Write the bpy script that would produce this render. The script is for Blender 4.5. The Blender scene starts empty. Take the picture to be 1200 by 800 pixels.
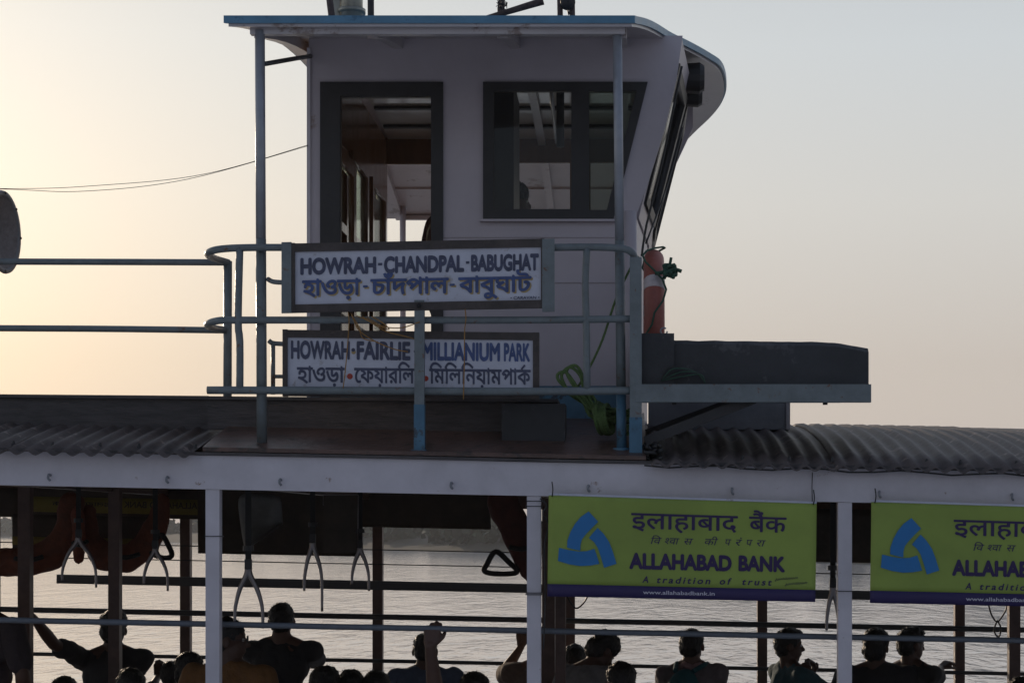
import bpy, bmesh, math, random
from mathutils import Vector, Matrix, noise, Quaternion
random.seed(7)
S = bpy.context.scene
COL = S.collection
R = math.radians

# ------------------------------------------------------------------ camera
HC = 2.9            # camera height over the water
FPX = 2160.0        # focal length in photo pixels (1200 wide)
VX, VY = 743.0, 615.0
cam = bpy.data.cameras.new('camera')
cam.sensor_width = 36; cam.lens = FPX / 1200 * 36
cam.shift_x = (600 - VX) / 1200; cam.shift_y = (VY - 400) / 1200
cam.clip_start = 0.1; cam.clip_end = 6000
co = bpy.data.objects.new('camera', cam); COL.objects.link(co)
co.location = (0, 0, HC); co.rotation_euler = (R(90), 0, 0)
S.camera = co

# ------------------------------------------------------------------ sky and sun
SUN_EL, SUN_AZ = 9.5, -27.0       # azimuth from +Y, negative = left
w = bpy.data.worlds.new('World'); S.world = w; w.use_nodes = True
nt = w.node_tree; nt.nodes.clear()
out = nt.nodes.new('ShaderNodeOutputWorld'); bg = nt.nodes.new('ShaderNodeBackground')
sky = nt.nodes.new('ShaderNodeTexSky'); sky.sky_type = 'NISHITA'; sky.sun_disc = False
sky.sun_elevation = R(SUN_EL); sky.sun_rotation = R(SUN_AZ)
sky.air_density = 1.0; sky.dust_density = 4.0; sky.ozone_density = 1.5; sky.altitude = 0
bg.inputs[1].default_value = 0.15
# a broad smog veil over the Nishita sky: desaturates it and evens the dome out
hs = nt.nodes.new('ShaderNodeHueSaturation'); hs.inputs['Saturation'].default_value = 1.0
mixc = nt.nodes.new('ShaderNodeMix'); mixc.data_type = 'RGBA'; mixc.inputs[0].default_value = 0.93
geo = nt.nodes.new('ShaderNodeTexCoord'); sep = nt.nodes.new('ShaderNodeSeparateXYZ')
ramp = nt.nodes.new('ShaderNodeValToRGB')
nt.links.new(geo.outputs['Generated'], sep.inputs[0]); nt.links.new(sep.outputs['Z'], ramp.inputs[0])
veil = ramp.color_ramp
veil.elements[0].position = 0.0; veil.elements[0].color = (.86, .76, .69, 1)
veil.elements[1].position = 1.0; veil.elements[1].color = (.24, .29, .40, 1)
for p_, c_ in ((.087, (.79, .72, .665)), (.17, (.87, .86, .83)), (.25, (.83, .88, .91)), (.5, (.46, .52, .62))):
    e = veil.elements.new(p_); e.color = (*c_, 1)
# away from the sun the smog is dimmer and bluer
dt = nt.nodes.new('ShaderNodeVectorMath'); dt.operation = 'DOT_PRODUCT'
dt.inputs[1].default_value = (math.sin(R(SUN_AZ)), math.cos(R(SUN_AZ)), 0)
nt.links.new(geo.outputs['Generated'], dt.inputs[0])
mr = nt.nodes.new('ShaderNodeMapRange'); mr.inputs[1].default_value = -.7; mr.inputs[2].default_value = .75
nt.links.new(dt.outputs['Value'], mr.inputs[0])
anti = nt.nodes.new('ShaderNodeMix'); anti.data_type = 'RGBA'; anti.blend_type = 'MIX'
anti.inputs[6].default_value = (.42, .47, .58, 1); anti.inputs[7].default_value = (1, 1, 1, 1)
nt.links.new(mr.outputs[0], anti.inputs[0])
mulc = nt.nodes.new('ShaderNodeMix'); mulc.data_type = 'RGBA'; mulc.blend_type = 'MULTIPLY'; mulc.inputs[0].default_value = 1
nt.links.new(ramp.outputs[0], mulc.inputs[6]); nt.links.new(anti.outputs[2], mulc.inputs[7])
vm = nt.nodes.new('ShaderNodeVectorMath'); vm.operation = 'SCALE'; vm.inputs[3].default_value = 5.0
nt.links.new(mulc.outputs[2], vm.inputs[0])
nt.links.new(sky.outputs[0], hs.inputs['Color'])
nt.links.new(hs.outputs[0], mixc.inputs[6]); nt.links.new(vm.outputs[0], mixc.inputs[7])
nt.links.new(mixc.outputs[2], bg.inputs[0]); nt.links.new(bg.outputs[0], out.inputs[0])

sd = bpy.data.lights.new('sun', 'SUN'); sd.energy = 2.0; sd.angle = R(0.5); sd.color = (1, .80, .60)
so = bpy.data.objects.new('sun', sd); COL.objects.link(so)
d = Vector((math.sin(R(SUN_AZ)) * math.cos(R(SUN_EL)), math.cos(R(SUN_AZ)) * math.cos(R(SUN_EL)), math.sin(R(SUN_EL))))
so.rotation_euler = (-d).to_track_quat('-Z', 'Y').to_euler()
S.view_settings.view_transform = 'Standard'; S.view_settings.look = 'None'
S.view_settings.gamma = 1.0; S.view_settings.exposure = 0.0
S.render.film_transparent = False
try: S.cycles.use_denoising = True
except Exception: pass
S.cycles.max_bounces = 6; S.cycles.transparent_max_bounces = 12

# ------------------------------------------------------------------ helpers
def W(px, py, Y):
    "point of the place seen at photo pixel px,py, Y metres away"
    return Vector(((px - VX) / FPX * Y, Y, HC + (VY - py) / FPX * Y))

MATS = {}
def mat(name, col, rough=0.6, var=0.12, scale=8, bump=0.1, metal=0.0, spots=None, spot_amt=0.0, stretch=(1, 1, 1), bscale=None, trans=0.0):
    if name in MATS: return MATS[name]
    m = bpy.data.materials.new(name); m.use_nodes = True
    n = m.node_tree; b = n.nodes['Principled BSDF']
    b.inputs['Roughness'].default_value = rough; b.inputs['Metallic'].default_value = metal
    tc = n.nodes.new('ShaderNodeTexCoord'); mp = n.nodes.new('ShaderNodeMapping')
    mp.inputs['Scale'].default_value = stretch
    n.links.new(tc.outputs['Object'], mp.inputs[0])
    nz = n.nodes.new('ShaderNodeTexNoise'); nz.inputs['Scale'].default_value = scale; nz.inputs['Detail'].default_value = 8; nz.inputs['Roughness'].default_value = .65
    n.links.new(mp.outputs[0], nz.inputs[0])
    r = n.nodes.new('ShaderNodeValToRGB')
    c = Vector(col)
    r.color_ramp.elements[0].position = .3; r.color_ramp.elements[0].color = (*(c * (1 - 2 * var)), 1)
    r.color_ramp.elements[1].position = .72; r.color_ramp.elements[1].color = (*[min(1, x * (1 + var)) for x in c], 1)
    n.links.new(nz.outputs[0], r.inputs[0]); last = r.outputs[0]
    if spots:
        n2 = n.nodes.new('ShaderNodeTexNoise'); n2.inputs['Scale'].default_value = scale * 1.7; n2.inputs['Detail'].default_value = 10; n2.inputs['Roughness'].default_value = .7
        n.links.new(mp.outputs[0], n2.inputs[0])
        r2 = n.nodes.new('ShaderNodeValToRGB'); t = .68 - .3 * spot_amt
        r2.color_ramp.elements[0].position = t; r2.color_ramp.elements[1].position = t + .05
        n.links.new(n2.outputs[0], r2.inputs[0])
        mx = n.nodes.new('ShaderNodeMix'); mx.data_type = 'RGBA'
        n.links.new(r2.outputs[0], mx.inputs[0]); n.links.new(last, mx.inputs[6]); mx.inputs[7].default_value = (*spots, 1)
        last = mx.outputs[2]
    n.links.new(last, b.inputs['Base Color'])
    rr = n.nodes.new('ShaderNodeMapRange'); rr.inputs[3].default_value = max(.03, rough - .12); rr.inputs[4].default_value = min(1, rough + .12)
    n.links.new(nz.outputs[0], rr.inputs[0]); n.links.new(rr.outputs[0], b.inputs['Roughness'])
    if bump:
        n3 = n.nodes.new('ShaderNodeTexNoise'); n3.inputs['Scale'].default_value = bscale or scale * 4; n3.inputs['Detail'].default_value = 5
        n.links.new(mp.outputs[0], n3.inputs[0])
        bp = n.nodes.new('ShaderNodeBump'); bp.inputs['Strength'].default_value = bump; bp.inputs['Distance'].default_value = .02
        n.links.new(n3.outputs[0], bp.inputs['Height']); n.links.new(bp.outputs[0], b.inputs['Normal'])
    if trans:
        b.inputs['Subsurface Weight'].default_value = 0
        tl = n.nodes.new('ShaderNodeBsdfTranslucent'); n.links.new(last, tl.inputs[0])
        ms = n.nodes.new('ShaderNodeMixShader'); ms.inputs[0].default_value = trans
        n.links.new(b.outputs[0], ms.inputs[1]); n.links.new(tl.outputs[0], ms.inputs[2])
        n.links.new(ms.outputs[0], n.nodes['Material Output'].inputs[0])
    MATS[name] = m; return m

WHITE = mat('white_paint', (.66, .62, .66), .42, .07, 5, .12, spots=(.24, .13, .08), spot_amt=.16)
WALLP = mat('wheelhouse_paint', (.57, .52, .56), .42, .06, 2.2, .18, spots=(.36, .28, .26), spot_amt=.10, bscale=9)
SOFFIT = mat('soffit_paint', (.56, .52, .53), .35, .08, 3, .1, spots=(.3, .24, .22), spot_amt=.25)
CEIL = mat('cabin_ceiling', (.86, .86, .82), .12, .05, 3, .05)
BLUE = mat('blue_paint', (.11, .27, .41), .4, .12, 8, .1, spots=(.05, .15, .25), spot_amt=.3)
BLUEF = mat('darker_blue_foot_paint', (.075, .19, .29), .5, .18, 8, .15, spots=(.05, .07, .09), spot_amt=.4)  # darker blue than the roof rim, with random dark spots
RAILP = mat('grey_green_rail_paint', (.185, .215, .225), .38, .12, 12, .12, spots=(.16, .09, .06), spot_amt=.25)
RAILD = mat('dark_rail_paint', (.06, .065, .07), .4, .1, 12, .1)
PIPE = mat('galvanised_pipe', (.36, .38, .42), .4, .1, 9, .08, metal=.3)
PLANK = mat('dark_plank', (.09, .08, .08), .6, .25, 6, .25, stretch=(1, 6, 6), spots=(.11, .09, .08), spot_amt=.3)
DECK = mat('rusty_red_deck', (.13, .075, .06), .36, .25, 7, .25, spots=(.05, .035, .03), spot_amt=.45)
CORR = mat('corrugated_sheet_grey', (.115, .092, .085), .56, .28, 5, .2, spots=(.24, .19, .17), spot_amt=.32)
FRAME = mat('black_frame', (.035, .034, .036), .5, .15, 8, .1)
WOOD = mat('varnished_wood', (.26, .13, .07), .22, .2, 4, .1, stretch=(1, 1, .2))
BOXB = mat('black_moulded_plastic', (.04, .042, .047), .55, .2, 4, .3, spots=(.075, .075, .08), spot_amt=.4)
SIGNW = mat('sign_white', (.62, .63, .72), .5, .07, 6, .08, spots=(.42, .40, .42), spot_amt=.25)
SIGNI = mat('sign_ink_navy', (.075, .085, .15), .5, .2, 20, 0)
SIGNB = mat('sign_ink_blue', (.07, .11, .27), .5, .2, 20, 0)
SIGNO = mat('sign_ink_ochre', (.50, .36, .16), .5, .1, 20, 0)
SIGNR = mat('sign_ink_red', (.45, .05, .03), .5, .1, 20, 0)
SFRAME = mat('sign_frame_brown', (.075, .06, .055), .55, .25, 9, .25)
BGREEN = mat('banner_green', (.35, .46, .085), .5, .10, 2.5, .5, bscale=3.5, trans=.12)
BPURP = mat('banner_purple', (.035, .022, .11), .5, .05, 5, .03, trans=.1)
BINK = mat('banner_ink', (.03, .012, .09), .5, .05, 20, 0)
BLOGO = mat('banner_logo_blue', (.02, .19, .48), .5, .04, 20, 0)
BURL = mat('banner_pale_ink', (.65, .62, .72), .5, .04, 20, 0)
BBACK = mat('banner_back', (.26, .22, .05), .7, .15, 5, .05)
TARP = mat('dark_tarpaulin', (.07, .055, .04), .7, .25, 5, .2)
TARPG = mat('grey_plastic_sheet', (.16, .16, .15), .35, .2, 5, .2, trans=.15)
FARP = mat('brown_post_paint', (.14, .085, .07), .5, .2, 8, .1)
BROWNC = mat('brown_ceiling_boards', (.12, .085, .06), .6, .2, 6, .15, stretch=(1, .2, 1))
ORANGE = mat('lifejacket_orange', (.18, .052, .024), .75, .2, 14, .4)
RINGO = mat('lifebuoy_orange', (.40, .12, .09), .5, .15, 10, .15)
RINGW = mat('lifebuoy_white', (.68, .60, .60), .5, .2, 12, .1)
BLACKW = mat('black_webbing', (.02, .02, .02), .8, .1, 30, .2)
ALU = mat('dull_aluminium', (.26, .24, .24), .35, .1, 14, .1, metal=.8)
ROPEG = mat('lime_rope', (.12, .20, .06), .7, .2, 60, .5)
ROPED = mat('dark_green_rope', (.05, .12, .08), .8, .2, 60, .4)
STRING = mat('ochre_string', (.42, .22, .06), .8, .2, 40, .2)
CABLE = mat('black_cable', (.03, .03, .03), .5, .1, 20, 0)
HORN = mat('horn_grey', (.30, .30, .30), .5, .12, 12, .1)
GRILLE = mat('horn_mouth', (.32, .29, .28), .7, .15, 40, .4)
LOG = mat('weathered_pole', (.12, .09, .085), .8, .25, 12, .5, stretch=(1, 1, 1))
ZINC = mat('zinc_duct', (.42, .42, .36), .35, .15, 8, .1, metal=.5)
HULL = mat('hull_blue', (.06, .14, .25), .5, .15, 3, .1)
PLY = mat('grey_ply_board', (.26, .27, .29), .6, .12, 7, .15)
BARK = mat('bank_soil', (.045, .045, .03), .9, .2, .2, 0)
LEAF = mat('bank_foliage', (.055, .075, .04), .8, .3, .15, 0)
SEATM = mat('seat_slats', (.16, .1, .06), .6, .2, 6, .2)

def glassmat(name, tint, gl, dirt):
    m = bpy.data.materials.new(name); m.use_nodes = True; n = m.node_tree; n.nodes.clear()
    o = n.nodes.new('ShaderNodeOutputMaterial'); t = n.nodes.new('ShaderNodeBsdfTransparent'); g = n.nodes.new('ShaderNodeBsdfGlossy')
    dd = n.nodes.new('ShaderNodeBsdfDiffuse'); dd.inputs[0].default_value = (.4, .42, .42, 1)
    t.inputs[0].default_value = (*tint, 1); g.inputs['Roughness'].default_value = .04
    f = n.nodes.new('ShaderNodeFresnel'); f.inputs[0].default_value = 1.5
    ms = n.nodes.new('ShaderNodeMixShader'); fm = n.nodes.new('ShaderNodeMath'); fm.operation = 'MULTIPLY'; fm.inputs[1].default_value = .45; n.links.new(f.outputs[0], fm.inputs[0]); n.links.new(fm.outputs[0], ms.inputs[0]); n.links.new(t.outputs[0], ms.inputs[1]); n.links.new(g.outputs[0], ms.inputs[2])
    nz = n.nodes.new('ShaderNodeTexNoise'); nz.inputs['Scale'].default_value = 7; nz.inputs['Detail'].default_value = 8
    ml = n.nodes.new('ShaderNodeMath'); ml.operation = 'MULTIPLY'; ml.inputs[1].default_value = dirt; n.links.new(nz.outputs[0], ml.inputs[0])
    m2 = n.nodes.new('ShaderNodeMixShader'); n.links.new(ml.outputs[0], m2.inputs[0]); n.links.new(ms.outputs[0], m2.inputs[1]); n.links.new(dd.outputs[0], m2.inputs[2])
    n.links.new(m2.outputs[0], o.inputs[0]); return m
GLASS = glassmat('window_glass', (.9, .92, .92), 1, .012)
GLASSD = glassmat('dusty_window_glass', (.6, .66, .62), 1, .05)

def link(name, me, m, parent=None):
    o = bpy.data.objects.new(name, me); COL.objects.link(o)
    if m and not me.materials: me.materials.append(m)
    if parent: o.parent = parent
    return o
def finish(name, bm, m, parent=None, smooth=False, bevel=0):
    if bevel:
        es = [e for e in bm.edges if len(e.link_faces) == 2 and e.calc_face_angle(0) > .6]
        try: bmesh.ops.bevel(bm, geom=es, offset=bevel, segments=2, affect='EDGES', profile=.6)
        except Exception: pass
    bmesh.ops.recalc_face_normals(bm, faces=bm.faces)
    me = bpy.data.meshes.new(name); bm.to_mesh(me); bm.free()
    for p in me.polygons: p.use_smooth = smooth
    return link(name, me, m, parent)
def empty(name, loc=(0, 0, 0)):
    o = bpy.data.objects.new(name, None); COL.objects.link(o); o.location = loc; o.empty_display_size = .1; return o
def tag(o, label, cat, group=None):
    o['label'] = label; o['category'] = cat
    if group: o['group'] = group
    return o
def struct(o): o['kind'] = 'structure'; return o
def stuff(o): o['kind'] = 'stuff'; return o

def abox(bm, a, b, M=None):
    vs = []
    for x in (a[0], b[0]):
        for y in (a[1], b[1]):
            for z in (a[2], b[2]):
                v = Vector((x, y, z)); vs.append(bm.verts.new(M @ v if M else v))
    for f in ((0, 1, 3, 2), (4, 6, 7, 5), (0, 4, 5, 1), (2, 3, 7, 6), (0, 2, 6, 4), (1, 5, 7, 3)):
        bm.faces.new([vs[i] for i in f])
def box(name, a, b, m, parent=None, bevel=.004):
    bm = bmesh.new(); abox(bm, [min(p, q) for p, q in zip(a, b)], [max(p, q) for p, q in zip(a, b)]); return finish(name, bm, m, parent, bevel=bevel)
def bar(name, p0, p1, wy, wz, m, parent=None, bevel=.003, up=(0, 0, 1)):
    "square bar p0..p1; wy = width across, wz = height along up"
    p0, p1 = Vector(p0), Vector(p1); d = (p1 - p0); L = d.length; d.normalize(); u = Vector(up)
    s = d.cross(u).normalized(); u = s.cross(d).normalized()
    M = Matrix((d, s, u)).transposed().to_4x4(); M.translation = p0
    bm = bmesh.new(); abox(bm, (0, -wy / 2, -wz / 2), (L, wy / 2, wz / 2), M); return finish(name, bm, m, parent, bevel=bevel)
def catmull(pts, n=6, closed=False):
    pts = [Vector(p) for p in pts]; N = len(pts); out = []
    rng = range(N if closed else N - 1)
    for i in rng:
        if closed: a, b, c, d_ = pts[(i - 1) % N], pts[i], pts[(i + 1) % N], pts[(i + 2) % N]
        else: a, b, c, d_ = pts[max(i - 1, 0)], pts[i], pts[i + 1], pts[min(i + 2, N - 1)]
        for k in range(n):
            t = k / n
            out.append(.5 * ((2 * b) + (c - a) * t + (2 * a - 5 * b + 4 * c - d_) * t * t + (3 * b - a - 3 * c + d_) * t ** 3))
    if not closed: out.append(pts[-1])
    return out
def sweep(bm, pts, r, seg=10, closed=False, caps=True):
    pts = [Vector(p) for p in pts]; N = len(pts)
    rad = r if isinstance(r, (list, tuple)) else [r] * N
    rings = []; prev = None
    for i, p in enumerate(pts):
        if closed: t = pts[(i + 1) % N] - pts[i - 1]
        else: t = pts[min(i + 1, N - 1)] - pts[max(i - 1, 0)]
        t.normalize()
        if prev is None:
            n = t.orthogonal().normalized()
        else:
            n = (prev - t * prev.dot(t)); n = n.normalized() if n.length > 1e-6 else t.orthogonal().normalized()
        prev = n; b = t.cross(n)
        rings.append([bm.verts.new(p + (n * math.cos(2 * math.pi * k / seg) + b * math.sin(2 * math.pi * k / seg)) * rad[i]) for k in range(seg)])
    for i in range(N if closed else N - 1):
        A, B = rings[i], rings[(i + 1) % N]
        for k in range(seg): bm.faces.new((A[k], A[(k + 1) % seg], B[(k + 1) % seg], B[k]))
    if not closed and caps: bm.faces.new(rings[0][::-1]); bm.faces.new(rings[-1])
def tube(name, pts, r, m, parent=None, seg=12, smooth=0, closed=False):
    if smooth: pts = catmull(pts, smooth, closed)
    bm = bmesh.new(); sweep(bm, pts, r, seg, closed)
    o = finish(name, bm, m, parent, smooth=True)
    return o

def fill2d(loops, th=0.0, offset=0.0):
    "flat filled outline(s) with holes, thickness th (centred), in local XY"
    c = bpy.data.curves.new('tmp', 'CURVE'); c.dimensions = '2D'; c.fill_mode = 'BOTH'; c.extrude = th / 2
    for L in loops:
        s = c.splines.new('POLY'); s.points.add(len(L) - 1)
        for i, p in enumerate(L): s.points[i].co = (p[0], p[1], 0, 1)
        s.use_cyclic_u = True
    o = bpy.data.objects.new('tmp', c); COL.objects.link(o)
    dg = bpy.context.evaluated_depsgraph_get()
    me = bpy.data.meshes.new_from_object(o.evaluated_get(dg))
    bpy.data.objects.remove(o); bpy.data.curves.remove(c)
    me.materials.clear()
    return me
def xform(me, fn):
    for v in me.vertices: v.co = fn(v.co)
    me.update(); return me
def weld(me):
    bm = bmesh.new(); bm.from_mesh(me); bmesh.ops.remove_doubles(bm, verts=bm.verts, dist=1e-5)
    bmesh.ops.recalc_face_normals(bm, faces=bm.faces); bm.to_mesh(me); bm.free(); return me
def plate_xz(name, loops_px, Y, th, m, parent=None):
    "wall plate facing the camera; loops given in photo pixels for distance Y, thickness goes away from us"
    loops = [[(W(x, y, Y).x, W(x, y, Y).z) for x, y in L] for L in loops_px]
    me = fill2d(loops, th); xform(me, lambda c: Vector((c.x, Y + th / 2 + c.z, c.y))); weld(me)
    return link(name, me, m, parent)
def rect(x0, y0, x1, y1): return [(x0, y0), (x1, y0), (x1, y1), (x0, y1)]

from mathutils.geometry import delaunay_2d_cdt, interpolate_bezier
def text_mesh(body, thick=0.0, spacing=1.0):
    "letters filled by the non-zero winding rule, so glyphs with overlapping strokes fill properly"
    c = bpy.data.curves.new('tmp', 'FONT'); c.body = body; c.size = 1; c.offset = thick; c.space_character = spacing
    o = bpy.data.objects.new('tmp', c); COL.objects.link(o)
    dg = bpy.context.evaluated_depsgraph_get(); k = o.evaluated_get(dg).to_curve(dg)
    loops = []
    for sp in k.splines:
        L = []
        if sp.type == 'BEZIER':
            P = sp.bezier_points; n = len(P)
            for a in range(n):
                p, q = P[a], P[(a + 1) % n]
                straight = (p.handle_right - p.co).length < 1e-5 and (q.handle_left - q.co).length < 1e-5
                if straight or p.handle_right_type == 'VECTOR' and q.handle_left_type == 'VECTOR': L.append(p.co.to_2d())
                else: L += [v.to_2d() for v in interpolate_bezier(p.co, p.handle_right, q.handle_left, q.co, 5)[:-1]]
        else: L = [Vector((p.co.x, p.co.y)) for p in sp.points]
        M = [v for a, v in enumerate(L) if (v - L[a - 1]).length > 1e-5]
        if len(M) > 2: loops.append(M)
    o.evaluated_get(dg).to_curve_clear(); bpy.data.objects.remove(o); bpy.data.curves.remove(c)
    vs = []; es = []
    for L in loops:
        b = len(vs); vs += L; es += [(b + a, b + (a + 1) % len(L)) for a in range(len(L))]
    V, _, Fc, *_ = delaunay_2d_cdt(vs, es, [], 0, 1e-6)
    boxes = [(min(v.x for v in L), max(v.x for v in L), min(v.y for v in L), max(v.y for v in L)) for L in loops]
    keep = []
    for f in Fc:
        cx, cy = sum(V[a].x for a in f) / len(f), sum(V[a].y for a in f) / len(f); wn = 0
        for L, bx in zip(loops, boxes):
            if not (bx[0] <= cx <= bx[1] and bx[2] <= cy <= bx[3]): continue
            p = L[-1]
            for q in L:
                if (p.y <= cy) != (q.y <= cy):
                    t = (cy - p.y) / (q.y - p.y)
                    if p.x + t * (q.x - p.x) > cx: wn += 1 if q.y > p.y else -1
                p = q
        if wn: keep.append(list(f))
    used = sorted({a for f in keep for a in f}); mp = {a: n for n, a in enumerate(used)}
    me = bpy.data.meshes.new('text'); me.from_pydata([(V[a].x, V[a].y, 0) for a in used], [], [[mp[a] for a in f] for f in keep]); me.update()
    return me
def bounds(me):
    xs = [v.co.x for v in me.vertices]; ys = [v.co.y for v in me.vertices]
    return min(xs), max(xs), min(ys), max(ys)
def lettering(name, body, u0, v0, u1, v1, surf, m, parent, thick=0.0, proud=.002, shear=0.0, spacing=1.0, ylim=None, mesh=None, fit=None):
    """text fitted in the box u0..u1, v0..v1 (v down) of a panel; surf(u, v, proud) -> world point.
    ylim: (lo, hi) of the font's own y range that should map to v1..v0"""
    if mesh is None and thick:
        base = text_mesh(body, 0, spacing); bmq = bmesh.new(); q = 0
        for dx, dy in ((0, 0), (thick, 0), (-thick, 0), (0, thick), (0, -thick), (thick * .7, thick * .7), (-thick * .7, -thick * .7), (thick * .7, -thick * .7), (-thick * .7, thick * .7)):
            n0 = len(bmq.verts); bmq.from_mesh(base); bmq.verts.ensure_lookup_table()
            for v in bmq.verts[n0:]: v.co.x += dx; v.co.y += dy; v.co.z += q * .00016
            q += 1
        mesh = bpy.data.meshes.new('tmp'); bmq.to_mesh(mesh); bmq.free()
    if mesh is None:
        me = text_mesh(body, 0, spacing)
    else: me = mesh
    a, b, c0, c1 = bounds(me)
    if ylim: c0, c1 = ylim
    def f(co):
        x = co.x + shear * (co.y - c0)
        return surf(u0 + (x - a) / (b - a) * (u1 - u0), v1 + (co.y - c0) / (c1 - c0) * (v0 - v1), proud + co.z)
    xform(me, f)
    return link(name, me, m, parent)

# ------------------------------------------------------------------ setting: river and far bank
def noise_mat_water():
    m = bpy.data.materials.new('river_water'); m.use_nodes = True; n = m.node_tree; b = n.nodes['Principled BSDF']
    b.inputs['Base Color'].default_value = (.66, .67, .68, 1); b.inputs['Roughness'].default_value = .1
    b.inputs['IOR'].default_value = 1.55
    tc = n.nodes.new('ShaderNodeTexCoord')
    hs_ = []
    for sc, st, am in ((.6, (1, .3, 1), .085), (2.0, (1, .35, 1), .052), (5.5, (1, .4, 1), .014)):
        mp = n.nodes.new('ShaderNodeMapping'); mp.inputs['Scale'].default_value = st
        n.links.new(tc.outputs['Object'], mp.inputs[0])
        nz = n.nodes.new('ShaderNodeTexNoise'); nz.inputs['Scale'].default_value = sc; nz.inputs['Detail'].default_value = 3; nz.inputs['Distortion'].default_value = .4
        n.links.new(mp.outputs[0], nz.inputs[0])
        mu = n.nodes.new('ShaderNodeMath'); mu.operation = 'MULTIPLY'; mu.inputs[1].default_value = am; n.links.new(nz.outputs[0], mu.inputs[0]); hs_.append(mu)
    a1 = n.nodes.new('ShaderNodeMath'); n.links.new(hs_[0].outputs[0], a1.inputs[0]); n.links.new(hs_[1].outputs[0], a1.inputs[1])
    a2 = n.nodes.new('ShaderNodeMath'); n.links.new(a1.outputs[0], a2.inputs[0]); n.links.new(hs_[2].outputs[0], a2.inputs[1])
    bp = n.nodes.new('ShaderNodeBump'); bp.inputs['Strength'].default_value = 1; bp.inputs['Distance'].default_value = 1.0
    n.links.new(a2.outputs[0], bp.inputs['Height']); n.links.new(bp.outputs[0], b.inputs['Normal'])
    return m
bm = bmesh.new()
for (a, b) in (((-3000, -400), (3000, 2500)),):
    vs = [bm.verts.new((x, y, 0)) for x, y in ((a[0], a[1]), (b[0], a[1]), (b[0], b[1]), (a[0], b[1]))]; bm.faces.new(vs)
struct(finish('river', bm, noise_mat_water()))

# far bank: waterline runs from 417 m away on the left to 128 m on the right
def bank_line(s):      # s in metres along
    A = Vector((-137, 417, 0)); B = Vector((20, 128, 0)); dd = (B - A).normalized()
    return A + dd * s, Vector((-dd.y, dd.x, 0))
bm = bmesh.new(); rows = []
for i in range(-30, 30):
    p, nn = bank_line(i * 14)
    if nn.y < 0: nn = -nn
    row = []
    for j, (off, z) in enumerate(((0, -.6), (2, .5), (7, 1.4), (25, 2.0), (1500, 2.2))):
        q = p + nn * (off + (noise.noise(Vector((i * .5, j, 3))) * 2 if j < 4 else 0))
        row.append(bm.verts.new((q.x, q.y, z + .5 * noise.noise(Vector((i * .7, j * 3, 1))) * (j > 0))))
    rows.append(row)
for a, b in zip(rows, rows[1:]):
    for j in range(4): bm.faces.new((a[j], b[j], b[j + 1], a[j + 1]))
struct(finish('far_bank', bm, BARK, smooth=True))
# far wood on the bank: many leaf clumps, one mass
bm = bmesh.new(); rnd = random.Random(3)
for i in range(-60, 70):
    p, nn = bank_line(i * 5.5 + rnd.uniform(-2, 2))
    if nn.y < 0: nn = -nn
    h = rnd.uniform(2.5, 4.0); c = p + nn * rnd.uniform(3, 16); rad = rnd.uniform(2.5, 4.5)
    for k in range(150):
        th = rnd.uniform(0, 2 * math.pi); ph = math.acos(rnd.uniform(-1, 1)); rr = rnd.uniform(.5, 1.05)
        q = Vector((c.x + rad * rr * math.sin(ph) * math.cos(th), c.y + rad * rr * math.sin(ph) * math.sin(th), max(.1, .6 + h * .55 + h * .6 * rr * math.cos(ph))))
        a = Vector((rnd.gauss(0, 1), rnd.gauss(0, 1), rnd.gauss(0, 1))).normalized(); b = a.orthogonal().normalized(); s_ = rnd.uniform(.35, .8)
        vs = [bm.verts.new(q + a * s_), bm.verts.new(q + b * s_ * .8), bm.verts.new(q - a * s_), bm.verts.new(q - b * s_ * .8)]
        bm.faces.new(vs)
wood = stuff(finish('distant_wood', bm, LEAF))
tag(wood, 'hazy grey green trees massed along the far river bank', 'trees')

# ------------------------------------------------------------------ the ferry
ferry = empty('ferry', (0, 8.25, .0))
tag(ferry, 'white and blue river ferry with a tall wheelhouse and open railed passenger deck', 'ferry')
FI = Matrix.Translation(-Vector(ferry.location))
def F(o):            # child of the ferry, geometry given in world metres
    o.parent = ferry; o.matrix_parent_inverse = FI.copy(); return o
SL = .0203
def sz(X): return -SL * X                     # the passenger deck dips a little to the bow
YN, YF = 8.25, 13.45
ZD = .7                                       # passenger deck level
def camb(t): return .26 * t - .05 * t * t     # roof camber, t metres in from the near edge

# hull and deck (seen only from other positions)
bm = bmesh.new(); prof = [(-9.5, .25), (-8.8, .7), (-6, 1), (4, 1), (6.5, .8), (8.5, .45), (9.8, .05)]
ringsh = []
for X, k in prof:
    yc = (YN + YF) / 2; hw = (YF - YN + .3) / 2 * k
    ringsh.append([bm.verts.new((X, yc - hw, .62)), bm.verts.new((X, yc - hw * .92, -.2)), bm.verts.new((X, yc + hw * .92, -.2)), bm.verts.new((X, yc + hw, .62))])
for a, b in zip(ringsh, ringsh[1:]):
    for j in range(4): bm.faces.new((a[j], a[(j + 1) % 4], b[(j + 1) % 4], b[j]))
bm.faces.new(ringsh[0]); bm.faces.new(ringsh[-1][::-1])
F(finish('hull', bm, HULL))
F(box('passenger_deck', (-8.2, YN - .05, .625), (6.4, YF + .05, ZD), mat('deck_grey', (.12, .1, .09), .7, .2, 3, .2), bevel=.01))
F(box('rubbing_strake', (-8.2, YN - .2, .5), (6.4, YN - .08, .62), BLACKW, bevel=.02))
for s_ in (-3.6, .2, 3.4):
    b_ = F(box('centre_bench', (s_ - 1.5, 10.72, 1.08), (s_ + 1.4, 11.12, 1.12), SEATM))
    for q in (-1.3, 1.2): F(box('bench_leg', (s_ + q, 10.8, ZD), (s_ + q + .05, 11.0, 1.078), FARP))
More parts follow.
